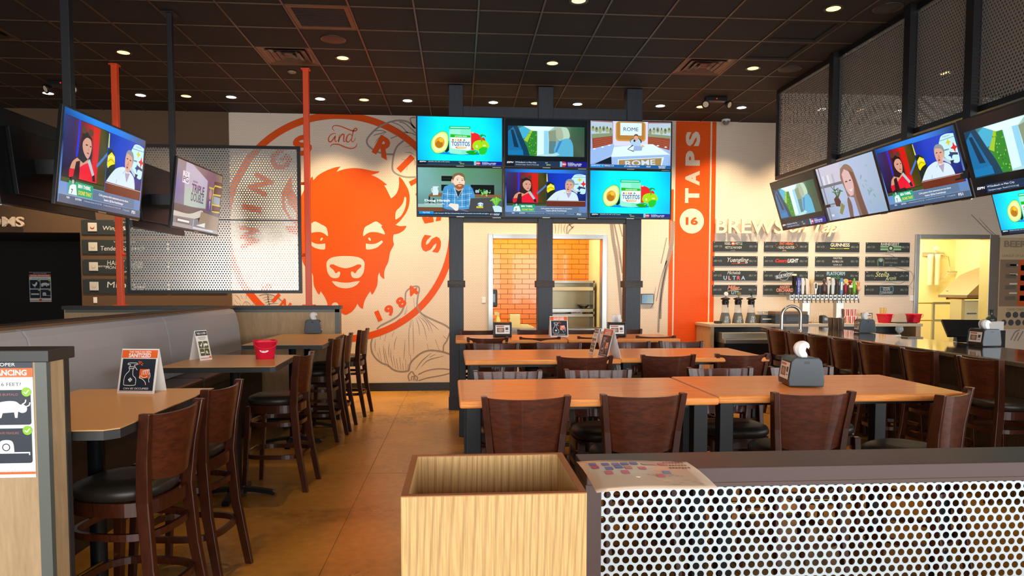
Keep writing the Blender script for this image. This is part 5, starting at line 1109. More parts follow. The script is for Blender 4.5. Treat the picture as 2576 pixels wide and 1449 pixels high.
names = [['REBEL METTLE', 'FAT HEAD', 'GUINNESS', 'RHINEGEIST'], ['Yuengling', 'Coors LIGHT', 'MADTREE', 'green bottle'], ['ULTRA', 'BLUE MOON', 'PLATFORM', 'Stella'], ['Miller', 'ANGRY ORCHARD', None, 'SAMUEL ADAMS']]
rowz = [(2.375, 2.215), (2.14, 1.98), (1.905, 1.745), (1.675, 1.515)]; colx = [(4.085, 4.83), (4.935, 5.68), (5.80, 6.545), (6.655, 7.41)]
for r_ in range(4):
    for c_ in range(4):
        lb = {None: 'tap chalkboard half hidden behind the coloured tap handles'}.get(names[r_][c_], 'small tap chalkboard hand lettered %s' % names[r_][c_])
        if names[r_][c_] == 'green bottle': lb = 'small tap chalkboard with a drawn green figure, second row right'
        if r_ == 3 and c_ == 2: d = lambda p: None
        else: d = globals()['d%d%d' % (r_, c_)]
        board(lb, colx[c_][0], colx[c_][1], rowz[r_][1], rowz[r_][0], d)
# chalkboards of the specials on the brown wall
def sp(lines, icon):
    def f(p):
        for t_, x, y, h, w_ in lines: p.text(t_, x, y, h, CH, w=w_, shear=.08)
    return f
lz = [(2.645, 2.42), (2.345, 2.13), (2.05, 1.83), (1.755, 1.535)]
specs = [([('Tuesdays', 55, 4, 4, 26), ('Wings & Onenooo', 55, 15, 9, 55)], 'chicken wing icon and the word Wings'), ([('Wednesdays', 55, 4, 4, 28), ('Tenders Sandwich', 52, 15, 8, 56)], 'tenders special and silver icon'), ([('HAPPY HOUR', 55, 6, 8, 46), ('MONDAY - FRIDAY', 54, 14, 5, 48), ('3-6pm', 54, 21, 4, 16), ("1.00 OFF WINE BY THE GLASS", 24, 12, 3, 20)], 'HAPPY HOUR hours'), ([('Mimosas', 56, 10, 10, 50), ('3.50', 70, 20, 5, 14)], 'mimosa glasses drawing')]
specs[0] = ([('Tuesdays', 55, 4, 4, 26), ('Wings & Onion', 55, 15, 9, 55)], specs[0][1])
for k, (z1, z0) in enumerate(lz):
    x0, x1 = -5.665, -3.98+.0
    board('dark specials chalkboard with %s' % specs[k][1], x0, -4.42, z0, z1, sp(specs[k][0], 0), YB-.02)
    t = thing('wall_icon', 'small pale square icon tile on the %s specials board' % ('top', 'second', 'third', 'lowest')[k], 'plaque', (-5.50, YB-.043, (z0+z1)/2))
    BX(-.065, .065, 0, .008, -.065, .065).build('tile', mat('icon_tile', '#d8d4c8', rough=.3, metal=.2), t, bevel=.004); p = Print(canvas(0, 0, 10, 10, .13, .13)); p.k = 1; p.curve([(2.5, 4), (4, 6), (6, 6), (7.5, 4), (7, 7), (5, 7.6), (3, 7)], '#8a3a30' if k == 0 else '#a8b0a8'); p.build('emblem', boardm, t)
for k, (z1, z0) in enumerate(((2.345, 2.13), (2.05, 1.83), (1.755, 1.535))):
    t = thing('wall_icon', 'pale square icon seen through the mesh screen, %s' % ('upper', 'middle', 'lower')[k], 'plaque', (-4.36, YB-.031, (z0+z1)/2)); BX(-.065, .065, 0, .008, -.065, .065).build('tile', mat('icon_tile', '#d8d4c8'), t, bevel=.004)
    board('dark specials board hidden behind the mesh screen, %s' % ('upper', 'middle', 'lower')[k], -4.40, -3.55, z0, z1, lambda p: p.text(('Margaritas', 'Burgers', 'Sundays')[0], 60, 12, 8, CH, w=50) if False else None, YB-.02)
t = tag(BX(-.028, .028, -.008, 0, -.045, .045).build('light_switch', white, None, (AY(240, 755, 11.1).x, YB-.02, AY(240, 755, 11.1).z), bevel=.004), 'small white light switch below the specials boards', 'switch')
# raised letters
def raised(name, label, txt, x0, x1, zc, h, y, m, depth=.035, bold=.04, shear=0, off=.055):
    t = thing(name, label, 'sign', ((x0+x1)/2, y, zc)); p = Print(lambda a, b_: (a, -b_)); p.text(txt, 0, 0, h, '#ffffff', w=x1-x0, bold=bold, shear=shear)
    par = list(range(len(p.v)))
    def root(i):
        while par[i] != i: par[i] = par[par[i]]; i = par[i]
        return i
    for f in p.f:
        for q in f[1:]: par[root(q)] = root(f[0])
    isl = {}
    for f in p.f: isl.setdefault(root(f[0]), []).append(f)
    for fs in isl.values():                                    # every letter is a solid of its own, on stand-offs
        ids = sorted({q for f in fs for q in f}); ix = {q: k for k, q in enumerate(ids)}
        me = bpy.data.meshes.new('letter'); me.from_pydata([(p.v[q][0], 0, p.v[q][2]) for q in ids], [], [[ix[q] for q in f] for f in fs]); me.materials.append(m)
        bm = bmesh.new(); bm.from_mesh(me); bmesh.ops.recalc_face_normals(bm, faces=bm.faces); bm.to_mesh(me); bm.free()
        o = bpy.data.objects.new('letter', me); C.objects.link(o); o.parent = t; o.location = (0, -off, 0)
        sd = o.modifiers.new('depth', 'SOLIDIFY'); sd.thickness = depth; sd.offset = 0
    return t
cream = mat('cream_sign_letters', '#f0dcc0', rough=.5)
a, b_ = AY(1797, 588, YB), AY(1967, 552, YB)
raised('raised_letters', 'large cream raised letters BREWS on the tiled wall', 'BREWS', a.x, b_.x, (a.z+b_.z)/2, .235, YB-.002, cream, bold=.018)
a, b_ = AY(1980, 592, YB), AY(2105, 548, YB)
raised('raised_letters', 'cream raised script letters on tap beside BREWS', 'on Tap', a.x, b_.x, (a.z+b_.z)/2-.03, .27, YB-.002, cream, bold=.015, shear=.35)
a, b_ = AY(-190, 570, YB-.02), AY(66, 546, YB-.02)
raised('raised_letters', 'cream raised letters RESTROOMS over the hallway, only the end in view', 'RESTROOMS', a.x, b_.x, (a.z+b_.z)/2, .15, YB-.022, cream, bold=.02)
# beer wall board at the far right
q0 = AY(2514, 598, YB); q1 = AY(2510, 828, YB)
t = thing('beer_board', 'tan board titled BEER beside the kitchen doorway', 'board', (q0.x+.57, YB-.022, (q0.z+q1.z)/2)); W, H = 1.14, q0.z-q1.z
BX(-W/2, W/2, 0, .02, -H/2, H/2).build('panel', mat('tan_board', '#bfa987', rough=.5), t, bevel=.003)
p = Print(canvas(0, 0, 180, 235, W, H)); p.text('BEER BOARD', 95, 16, 17, '#8a806c', w=168, bold=.04); p.text('LEAGUE OF LAGERS', 48, 46, 6, '#7c705c', w=80); p.rect(2, 56, 218, 176, '#8a7460'); p.rect(54, 56, 110, 176, '#c4582c')
for k in range(4):
    p.rect(18, 66+28*k, 48, 76+28*k, '#6c6458', 0); p.rect(30, 68+24*k, 52, 72+24*k, '#d8d0c0', 0); p.rect(60, 70+26*k, 104, 84+26*k, '#8a3420', 0)
p.k += 1; p.text('GAME CHANGERS', 60, 184, 6, '#7c705c', w=70)
for k in range(4):
    for j in range(2): p.ell(30-12*j+20*k, 198+20*j, 8, 8, '#4c5054', 16, up=0)
p.build('print', boardm, t)
# ------------------------------------------------------------------ things on the tables
def dispenser(label, loc, rz, napkin=1):
    t = thing('napkin_dispenser', label, 'dispenser', loc, rz, 'napkin dispensers'); t.scale = (1.24, 1.2, 1.26)
    e = [(-.075, .004), (.075, .004), (.078, .03), (.066, .118), (.052, .134), (-.052, .134), (-.066, .118), (-.078, .03)]
    b_ = MB(); b_.prism(e, 'y', -.075, .075); b_.build('body', black, t, bevel=.006)
    for s_ in (-1, 1):
        c_ = MB(); c_.prism([(x*1.04, z*1.02) for x, z in e], 'y', s_*.075, s_*.088); c_.build('end_cover', greyp, t, bevel=.005)
        BX(-.012, .012, s_*.0885-.0006, s_*.0885+.0006, .108, .120).build('latch', black, t)
        f = MB(); a = math.atan2(.012, .088)
        p = Print(canvas(0, 0, 100, 60, .135, .078)); p.rect(0, 0, 100, 60, '#f4eeea'); p.rect(6, 4, 60, 12, '#c4684c'); p.rect(10, 18, 62, 50, '#7c6c60'); p.ell(36, 34, 16, 12, '#b89878', 14); p.rect(70, 16, 90, 34, '#504844'); p.rect(70, 42, 92, 46, '#908478')
        o = p.build('side_card', printm, t, (s_*.0745, 0, .072), (R(-8), 0, R(90) if s_ > 0 else R(-90)))
    if napkin:
        n_ = MB(); vs = []; K_ = 7
        prof = smooth([(.018, .128), (-.004, .130), (-.026, .150), (-.034, .178), (-.022, .200), (.004, .208), (.030, .196), (.036, .176), (.020, .186), (.014, .166), (.026, .140)], True, 3, 60)
        for k in range(K_):                                    # folded tissue, fanning a little towards its ends
            y = -.04+.08*k/(K_-1); s_ = 1-.35*abs(2*k/(K_-1)-1)**2; vs += [(x*s_+.01*math.sin(3*y/.04), y, .128+(z-.128)*(.75+.25*s_)) for x, z in prof]
        m_ = len(prof); n_.add(vs, [(k*m_+i, k*m_+(i+1) % m_, (k+1)*m_+(i+1) % m_, (k+1)*m_+i) for k in range(K_-1) for i in range(m_)]+[list(range(m_)), [(K_-1)*m_+i for i in range(m_)]]); n_.build('napkin', paper, t)
    return t
def onz(x, y, z): q = AZ(x, y, z); return q
q = onz(2035, 975, 1.07); dispenser('black napkin dispenser with curled napkin on the front right table', (q.x, q.y+.1, 1.0702), R(-9))
q = onz(786, 840, 1.0705); dispenser('slate napkin dispenser on the far left booth table', (q.x, q.y+.1, 1.0707), R(2))
q = onz(1265, 849, 1.07); dispenser('napkin dispenser with bright card on the left rear table', (q.x, q.y+.09, 1.0702), R(88), 0)
q = onz(1555, 849, 1.07); dispenser('napkin dispenser with bright card on the right rear table', (q.x, q.y+.09, 1.0702), R(80))
def bucket(name, label, x, y, z, r=.085, h=.135, logo=False):
    t = thing(name, label, 'bucket', (x, y, z), R(20), 'red plastic buckets')
    MB().lathe([(r*.72, 0), (r*.76, .004), (r*.98, h), (r*1.06, h+.001), (r*1.06, h+.012), (r*.97, h+.012), (r*.90, h-.01), (r*.68, .008)], seg=36, sq=5).build('tub', red, t)
    MB().sweep([(r*1.0*math.cos(R(a)), -r*.95-.02*math.sin(R(a)), h+.005-.055*math.sin(R(a))) for a in range(0, 181, 15)], .006, .006, round_=6).build('handle', red, t)
    if logo:
        p = Print(canvas(0, 0, 10, 10, .075, .05)); p.ell(5, 5, 4.6, 4.2, '#f4e8e8', 24); p.text('DaP', 5, 5, 4.4, '#b01830', w=6.5, bold=.03); o = p.build('logo', printm, t, (-.012, -r*.865, h*.55), (R(-8), 0, 0))
    return t
q = onz(659, 905, 1.0705); bucket('bucket', 'bright red square bucket standing on the booth table', q.x, q.y+.09, 1.0707, .088, .135, True)

# ------------------------------------------------------------------ the bar
bar = thing('bar_counter', 'long dark wooden bar with a glossy stone top', 'bar', (4.8, 6, 0))
BX(4.33-4.8, 5.2-4.8, 3.0-6, 9.83-6, 1.025, 1.07).build('bar_top', bartop, bar, bevel=.012, seg=3)
BX(4.62-4.8, 4.72-4.8, 3.0-6, 9.75-6, .0, 1.025).build('front_panel', barfront, bar); BX(4.72-4.8, 5.15-4.8, 9.66-6, 9.75-6, 0, 1.025).build('end_panel', lam, bar); BX(5.05-4.8, 5.15-4.8, 3-6, 9.7-6, 0, 1.025).build('rear_panel', blacksteel, bar)
MB().cyl((4.565-4.8, 3-6, .2), (4.565-4.8, 9.7-6, .2), .025, seg=12).build('foot_rail', brass, bar)
for k in range(7): BX(-.24, -.17, 3.3-6+k*1.0, 3.34-6+k*1.0, .17, .21).build('rail_bracket', brass, bar)
# service arch on the bar end
ar = thing('service_arch', 'arched stainless tube rail standing on the far bar end', 'rail', (0, 0, 0)); L_ = AZ(1958, 830, 1.07); Rr = AZ(2022, 832, 1.07); cx = (L_.x+Rr.x)/2; rad = (Rr.x-L_.x)/2; ay = (L_.y+Rr.y)/2
ar.location = (cx, ay, 1.0702); top = AY(1990, 770, ay).z-1.07
MB().sweep([(-rad, 0, .0), (-rad, 0, top-rad)]+[(rad*math.cos(R(a)), 0, top-rad+rad*math.sin(R(a))) for a in range(165, 0, -15)]+[(rad, 0, top-rad), (rad, 0, 0)], .042, .042, up=(0, 1, 0), round_=14).build('tube', steel, ar)
for s_ in (-1, 1): MB().lathe([(.035, 0), (.035, .006), (.024, .012)], (s_*rad, 0, 0), 16).build('flange', steel, ar)
# back bar counter on the wall
bb = thing('back_bar', 'laminate back bar counter with steel ice bins below the taps', 'counter', (5.6, 10.75, 0))
X0, X1 = AY(1785, 815, 10.45).x, AY(2322, 815, 10.45).x
BX(X0-5.6, X1-5.6, -.30, .36, 1.03, 1.075).build('counter_top', mat('back_bar_laminate', '#b8aa94', rough=.35), bb, bevel=.004)
BX(X0-5.6+.02, X0-5.6+.08, -.28, .35, 0, 1.03).build('side_panel', lam, bb); BX(X1-5.6-.1, X1-5.6-.02, -.28, .35, 0, 1.03).build('side_panel', lam, bb)
BX(X0-5.6+.08, X1-5.6-.1, .2, .35, 0, 1.03).build('back_panel', blacksteel, bb)
co = thing('bar_cooler', 'black bar cooler with stainless lid left under the back bar', 'cooler', (4.55, 10.42, 0)); c0 = AY(1815, 850, 10.3).x; c1 = AY(1935, 850, 10.3).x
BX(c0-4.55, c1-4.55, -.24, .2, 0, .80).build('body', blackmetal, co, bevel=.004); BX(c0-4.55, c1-4.55, -.26, .2, .80, .86).build('lid', steel, co, bevel=.006); BX(c0-4.55+.02, c1-4.55-.02, -.1, .2, .86, .95).build('upper_lid', steelb, co, bevel=.006)
co = thing('ice_bin', 'stainless ice bin behind the bar near the kitchen door', 'bin', (6.0, 8.9, 0)); BX(-.62, .62, -.25, .25, 0, .86).build('body', steelb, co, bevel=.004); BX(-.62, .62, -.28, .25, .86, .90).build('lid', steel, co, bevel=.004); BX(-.3, .3, -.29, -.27, .82, .85).build('handle', steel, co)
co = thing('bar_cooler', 'black bar cooler right under the back bar', 'cooler', (6.3, 10.62, 0)); BX(-.5, .5, -.26, .2, 0, .86).build('body', blackmetal, co, bevel=.004); BX(-.5, .5, -.28, .2, .86, .91).build('lid', steel, co, bevel=.004)
# beer towers
YC = 10.72; ZC = 1.0752
def px_at(x, y, Y): q = AY(x, y, Y); return q
clear = glassmat('clear_plastic', '#cfd8d8', .08, .32); smoke = mat('grey_plastic', '#6c7476', rough=.25, metal=.3)
def tower(label, x, medal):
    q = px_at(x, 808, YC); t = thing('beer_tower', label, 'drink tower', (q.x, YC, ZC), 0, 'table beer towers')
    MB().lathe([(.088, 0), (.09, .01), (.075, .09), (.06, .16), (.058, .165)], seg=24).build('base', smoke, t); MB().lathe([(.057, .165), (.052, .26), (.045, .30)], seg=24).build('tube', clear, t)
    p = Print(canvas(0, 0, 10, 10, .07, .07)); p.ring(5, 5, 3.9, 4.5, '#c8d0d0', 24); p.poly([(3.2, 3.2), (5, 2.6), (6.8, 3.2), (6.4, 5.6), (5, 7.4), (3.6, 5.6)], '#b4bcbc'); p.build('emblem', boardm, t, (0, -.084, .085), (R(-12), 0, 0))
    MB().lathe([(.05, .29), (.055, .34), (.045, .36), (.07, .375), (.078, .385), (.045, .40), (.02, .405)], seg=20).build('lid', black, t)
    tp = MB(); tp.cyl((0, -.03, .32), (0, -.10, .315), .012, seg=10).cyl((0, -.10, .34), (0, -.10, .25), .010, .007, seg=10); tp.build('tap', black, t)
    MB().cyl((0, -.02, .40), (0, -.02, .44), .006, seg=8).build('tap_stem', black, t)
    if medal: MB().cyl((0, -.035, .46), (0, -.015, .46), .032, seg=20).build('medallion', medal, t)
    else: MB().lathe([(.012, .43), (.014, .46), (.006, .48)], seg=12).build('knob', black, t)
tower('left beer tower with a white round medallion', 1824, white); tower('middle beer tower with a dark brass medallion', 1856, mat('dark_brass', '#6a5a2a', rough=.4, metal=.6)); tower('right beer tower with a plain black knob', 1889, None)
q = px_at(1925, 806, YC); t = thing('receipt_printer', 'small black receipt printer beside the beer towers', 'printer', (q.x, YC, ZC)); MB().prism([(-.12, 0), (.10, 0), (.10, .09), (.05, .13), (-.12, .13)], 'y', -.1, .12).build('body', black, t, bevel=.008); BX(-.09, .05, -.105, -.098, .06, .075).build('paper_slot', white, t)
q = px_at(1800, 806, YC); tag(BX(-.05, .05, -.05, .05, 0, .04).build('bar_caddy', black, None, (q.x, YC-.1, ZC), bevel=.01), 'small black box at the left end of the back bar', 'box')
for k in range(2):
    q = px_at(1914+16*k, 790, YC+.18); t = thing('paper_cup_stack', ('left', 'right')[k]+' white paper cup stack behind the printer', 'cups', (q.x, YC+.2, ZC), 0, 'white cup stacks')
    for j in range(5): MB().lathe([(.03, 0), (.042, .09), (.045, .092), (.042, .094)], (0, 0, .022*j+.0), 16).build('cup', white, t)
q0 = px_at(1963, 826, 10.3); q1 = px_at(2050, 795, 10.3)
t = thing('register', 'black cash register behind the service arch', 'register', ((q0.x+q1.x)/2, 10.62, ZC)); W = (q1.x-q0.x); BX(-W/2, W/2, -.14, .14, 0, .14).build('body', mat('slate_body', '#2a2f38', rough=.45), t, bevel=.012); BX(-W/2+.01, W/2-.01, -.12, .14, .14, .19).build('top', mat('brown_top', '#7a6250', rough=.6), t, bevel=.006); BX(-.1, .1, -.145, -.138, .04, .1).build('drawer_face', black, t)
q = px_at(2072, 815, 10.62); t = thing('card_terminal', 'small dark card terminal right of the register', 'terminal', (q.x, 10.58, ZC)); MB().prism([(-.07, 0), (.09, 0), (.10, .05), (-.03, .13), (-.07, .12)], 'y', -.05, .06).build('body', black, t, bevel=.006); BX(-.04, .04, -.054, -.05, .05, .09).build('display', smoke, t)
for k in range(7):
    q = px_at(2042+6*k, 800, 10.9); tag(MB().cyl((0, 0, 0), (.03, .0, .17), .004, seg=6).build('straw', white, None, (q.x, 10.92, ZC)), 'white drinking straw standing in a bunch behind the register', 'straw', 'bunch of straws')
for k, (x, y) in enumerate(((2090, 829), (2103, 830), (2115, 831))):
    q = AZ(x, y, 1.07); tag(MB().lathe([(.030, 0), (.032, .003), (.045, .16), (.047, .165), (.043, .165), (.03, .006)], seg=20).build('cocktail_shaker', steel, None, (q.x, q.y, 1.0703)), ('left', 'middle', 'right')[k]+' steel shaker tin on the bar', 'shaker', 'steel shaker tins')
pinkred = mat('red_striped_cup', '#d8605c', rough=.4); wcup = mat('white_cup', '#f0e0da', rough=.4)
for k, (x, lev) in enumerate(((2127, 0), (2138, 0), (2149, 0), (2125, 1), (2136, 1), (2146, 1))):
    q = px_at(x, 806, YC); t = thing('striped_cup', ('left', 'middle', 'right')[k % 3]+' red and white striped cup in the '+('lower', 'upper')[lev]+' tier', 'cup', (q.x, YC-.05+.03*lev, ZC+.1105*lev), 0, 'striped paper cups')
    for s_ in range(10):
        mb = MB(); a0, a1 = R(36*s_), R(36*(s_+1)); vs = []
        for r_, z in ((.028, 0), (.036, .11)): vs += [(r_*math.cos(a0), r_*math.sin(a0), z), (r_*math.cos((a0+a1)/2), r_*math.sin((a0+a1)/2), z), (r_*math.cos(a1), r_*math.sin(a1), z)]
        mb.add(vs, [(0, 1, 4, 3), (1, 2, 5, 4)]); mb.build('stripe', pinkred if s_ % 2 else wcup, t)
    MB().lathe([(.0355, .105), (.037, .11), (.034, .11)], seg=20).build('rim', wcup, t)
for k in range(3):
    q = px_at(2160+8*k, 806, YC); tag(MB().lathe([(.028, 0), (.03, .005), (.036, .1), (.034, .1), (.027, .008)], seg=18).build('drinking_glass', clear, None, (q.x, YC+.08*(k % 2), ZC)), ('left', 'middle', 'right')[k]+' clear glass beside the striped cups', 'glass', 'clear glasses')
q0, q1 = px_at(2177, 806, YC), px_at(2206, 782, YC); t = thing('menu_stand', 'small framed menu card standing on the back bar', 'stand', ((q0.x+q1.x)/2, YC+.12, ZC)); W = q1.x-q0.x; BX(-W/2, W/2, 0, .012, 0, .15).build('frame', black, t); p = Print(canvas(0, 0, 10, 8, W-.02, .125)); p.rect(0, 0, 10, 8, '#d8d4cc'); p.rect(1, 1, 5, 7, '#8a4a3c'); p.rect(6, 1.5, 9, 2.5, '#585450'); p.rect(6, 4, 9, 6, '#9a948c'); p.build('card', printm, t, (0, -.001, .076))
q = px_at(2223, 807, YC); bucket('bucket', 'red bucket on the back bar holding yellow sticks', q.x, YC-.02, ZC, .095, .13)
for k in range(5): tag(MB().cyl((0, 0, .02), (.02*(k-2)*.4, 0, .23), .007, seg=6).build('stir_stick', mat('yellow_plastic', '#d8b838', rough=.5), None, (q.x-.05+.018*k, YC+.0+.01*(k % 2), ZC+.01)), 'yellow stick poking out of the red bucket', 'stick', 'yellow sticks in the bucket')
q = px_at(2296, 806, YC); bucket('bucket', 'red bucket at the right end of the back bar', q.x, YC-.02, ZC, .095, .13)
q = px_at(2262, 808, YC); tag(BX(-.16, .16, -.12, .12, 0, .012).build('bar_mat', blacksteel, None, (q.x, YC-.1, ZC+.0002), bevel=.004), 'flat dark bar mat between the two red buckets', 'mat')
q = AZ(2184, 838, 1.07); dispenser('slate napkin dispenser on the middle of the bar', (q.x, q.y+.08, 1.0703), R(-12))
q = AZ(2490, 872, 1.07); dispenser('slate napkin dispenser near the right edge of the bar', (q.x, q.y+.08, 1.0703), R(2))
q = AZ(2262, 848, 1.07); tag(MB().lathe([(.032, 0), (.03, .003), (.006, .008), (.005, .04), (.02, .05), (.042, .075), (.044, .1), (.032, .13), (.030, .13), (.041, .1), (.039, .077), (.004, .052)], seg=24).build('brandy_glass', clear, None, (q.x, q.y, 1.0703)), 'clear stemmed brandy glass standing on the bar', 'glass')
q = AZ(2290, 850, 1.07); tag(MB().prism([(-.09, -.06), (.1, -.05), (.09, .06), (-.1, .05)], 'z', 0, .012).build('menu_folder', mat('tan_folder', '#8a8270', rough=.6), None, (q.x+.02, q.y, 1.0703)), 'closed folder lying on the bar beside the brandy glass', 'folder')
q = AZ(2425, 860, 1.07); t = thing('point_of_sale_screen', 'black tilted order terminal at the back edge of the bar', 'terminal', (q.x, q.y, 1.0703), R(-25)); MB().prism([(-.10, 0), (.10, 0), (.07, .05), (-.05, .06)], 'x', -.08, .08).build('base', black, t); o = BX(-.19, .19, -.015, .015, -.12, .12).build('screen_panel', black, t, (0, .02, .14), bevel=.006); o.rotation_euler = (R(-48), 0, R(10))
q = px_at(2493, 808, 10.0); t = thing('liquor_bottle', 'dark green bottle standing on a white box behind the bar', 'bottle', (q.x, 10.0, q.z)); MB().lathe([(.07, 0), (.075, .01), (.07, .05), (.03, .085), (.026, .10), (.026, .16), (.03, .165), (.03, .18)], seg=24).build('body', mat('green_glass', '#38423c', rough=.15), t)
zb = q.z; t = thing('carton', 'white carton carrying the dark bottle behind the bar', 'box', (q.x, 10.0, 0)); BX(-.125, .125, -.1, .1, 1.0, zb-.001).build('box', white, t); BX(-.14, .14, -.12, .12, 0, 1.0).build('stand', blacksteel, t)
# draught tap tower
q0, q1 = px_at(1983, 748, YC+.05), px_at(2156, 748, YC+.05)
t = thing('draught_tower', 'wide stainless draught tower with sixteen taps and two legs', 'beer tap', ((q0.x+q1.x)/2, YC+.05, ZC)); cx0 = (q0.x+q1.x)/2; W = q1.x-q0.x; zt = q0.z-ZC
BX(-W/2, W/2, -.05, .07, zt-.045, zt+.045).build('manifold', steel, t, bevel=.01)
for x in (2027, 2112): xx = px_at(x, 780, YC+.05).x-cx0; BX(xx-.075, xx+.055, -.035, .065, 0, zt-.045).build('tower_leg', steelb, t, bevel=.006); MB().lathe([(.11, 0), (.1, .012), (.08, .02)], (xx-.01, .01, 0), 20).build('flange', steel, t)
HND = [(1988.5, '#1a1c20', 'stout'), (2000.5, '#1838b8', 'paddle'), (2010, '#d8dce0', 'paddle'), (2018, '#e0d8c8', 'fork'), (2031, '#d8b888', 'club'), (2044, '#f0ece0', 'shield'), (2053, '#2c4468', 'small'), (2064, '#4a3a38', 'barrel'), (2077, '#f0f0f0', 'cone'), (2088, '#c8d4d8', 'paddle'), (2096, '#3c3430', 'club'), (2106, '#3c80b8', 'paddle'), (2118, '#a02030', 'medal'), (2131, '#5a5030', 'apple'), (2142, '#68b820', 'bottle'), (2152, '#c88a50', 'dog')]
n = len(HND)
for k, (x, c, kd) in enumerate(HND):
    xx = px_at(x, 740, YC).x-cx0 if k else px_at(1990, 740, YC).x-cx0; fx_ = -W/2+W*(k+.6)/(n+.2); y_ = -.085
    f = MB(); f.cyl((fx_, -.05, zt), (fx_, -.10, zt+.005), .014, seg=10).cyl((fx_, -.10, zt+.03), (fx_, -.10, zt-.02), .012, seg=10).cyl((fx_, -.10, zt-.01), (fx_, -.125, zt-.085), .009, seg=8).cyl((fx_, -.10, zt+.03), (fx_, -.10, zt+.06), .007, seg=8)
    f.build('faucet', steel, t)
    hm = mat('tap_handle_'+c[1:], c, rough=.35); h = MB(); z0 = zt+.055; P_ = lambda r: h.lathe(r, (fx_, -.10, z0), 16)
    if kd == 'stout': P_([(.012, 0), (.014, .1), (.03, .13), (.032, .26), (.034, .265), (.034, .285)])
    elif kd == 'paddle': h.prism([(fx_-.018, z0), (fx_+.018, z0), (fx_+.026, z0+.2), (fx_+.016, z0+.25), (fx_-.024, z0+.25)], 'y', -.112, -.088)
    elif kd == 'fork': h.prism([(fx_-.014, z0), (fx_+.014, z0), (fx_+.028, z0+.2), (fx_+.01, z0+.23), (fx_-.03, z0+.25), (fx_-.022, z0+.15)], 'y', -.112, -.088)
    elif kd == 'club': P_([(.012, 0), (.02, .03), (.016, .1), (.028, .15), (.03, .2), (.02, .23)])
    elif kd == 'shield': h.prism([(fx_-.012, z0), (fx_+.012, z0), (fx_+.014, z0+.05), (fx_+.03, z0+.1), (fx_+.028, z0+.16), (fx_, z0+.185), (fx_-.028, z0+.16), (fx_-.03, z0+.1), (fx_-.014, z0+.05)], 'y', -.11, -.09)
    elif kd == 'small': P_([(.008, 0), (.016, .04), (.012, .09), (.02, .12), (.004, .14)])
    elif kd == 'barrel': P_([(.01, 0), (.03, .02), (.034, .06), (.03, .075), (.034, .1), (.03, .12), (.032, .15), (.014, .16), (.026, .19), (.026, .22), (.008, .24)])
    elif kd == 'cone': P_([(.014, 0), (.018, .1), (.026, .2), (.03, .255), (.026, .265)])
    elif kd == 'medal': P_([(.01, 0), (.018, .02), (.018, .15), (.01, .16)])
    elif kd == 'apple': P_([(.026, 0), (.03, .01), (.03, .14), (.012, .16)])
    elif kd == 'bottle': P_([(.022, 0), (.03, .01), (.028, .04), (.03, .06), (.028, .14), (.012, .19), (.014, .23), (.006, .25)])
    else: P_([(.008, 0), (.012, .05), (.03, .06), (.028, .12), (.016, .14), (.024, .165), (.02, .19), (.006, .2)])
    ho = h.build('tap_handle', hm, t)
    if kd == 'stout': MB().lathe([(.036, .285), (.036, .31), (.02, .312)], (fx_, -.10, z0), 16).build('cap', mat('cream_cap', '#e8d0b0'), ho)
    if kd == 'medal': MB().cyl((fx_, -.115, z0+.2), (fx_, -.085, z0+.2), .038, seg=20).build('disc', mat('gold_disc', '#d8b84c', rough=.4), ho)
    if kd == 'apple': MB().lathe([(.006, .16), (.03, .17), (.034, .19), (.028, .215), (.006, .21)], (fx_, -.1, z0), 16).build('fruit', mat('apple_red', '#a82820', rough=.3), ho); BX(fx_-.028, fx_+.028, -.135, -.131, z0+.1, z0+.14).build('badge', white, ho)
    if kd == 'shield': h2_ = MB().prism([(fx_-.018, z0+.09), (fx_+.018, z0+.09), (fx_+.018, z0+.155), (fx_, z0+.17), (fx_-.018, z0+.155)], 'y', -.1115, -.1102).build('badge', black, ho)
    if kd == 'dog': MB().cyl((fx_, -.135, z0+.09), (fx_, -.128, z0+.09), .028, seg=18).build('badge', mat('rose_badge', '#e8b8b0'), ho)
    if kd == 'cone': MB().cyl((fx_, -.1325, z0+.225), (fx_, -.127, z0+.225), .016, seg=14).build('badge', mat('red_badge', '#c04838'), ho)
    if kd == 'paddle' and c == '#1838b8': p = Print(canvas(0, 0, 10, 10, .2, .024)); p.text('BUD LIGHT', 5, 5, 6, '#e8f0ff', w=9, bold=.03); p.build('lettering', boardm, ho, (fx_+.001, -.1125, z0+.125), (0, R(-90), 0))
    if kd == 'paddle' and c == '#3c80b8': BX(fx_-.014, fx_+.014, -.113, -.112, z0+.06, z0+.19).build('badge', white, ho)
q = px_at(2293, 750, YB); tag(BX(-.03, .03, -.008, 0, -.045, .045).build('wall_outlet', white, None, (q.x, YB, q.z), bevel=.003), 'small white wall outlet left of the kitchen doorway', 'outlet')
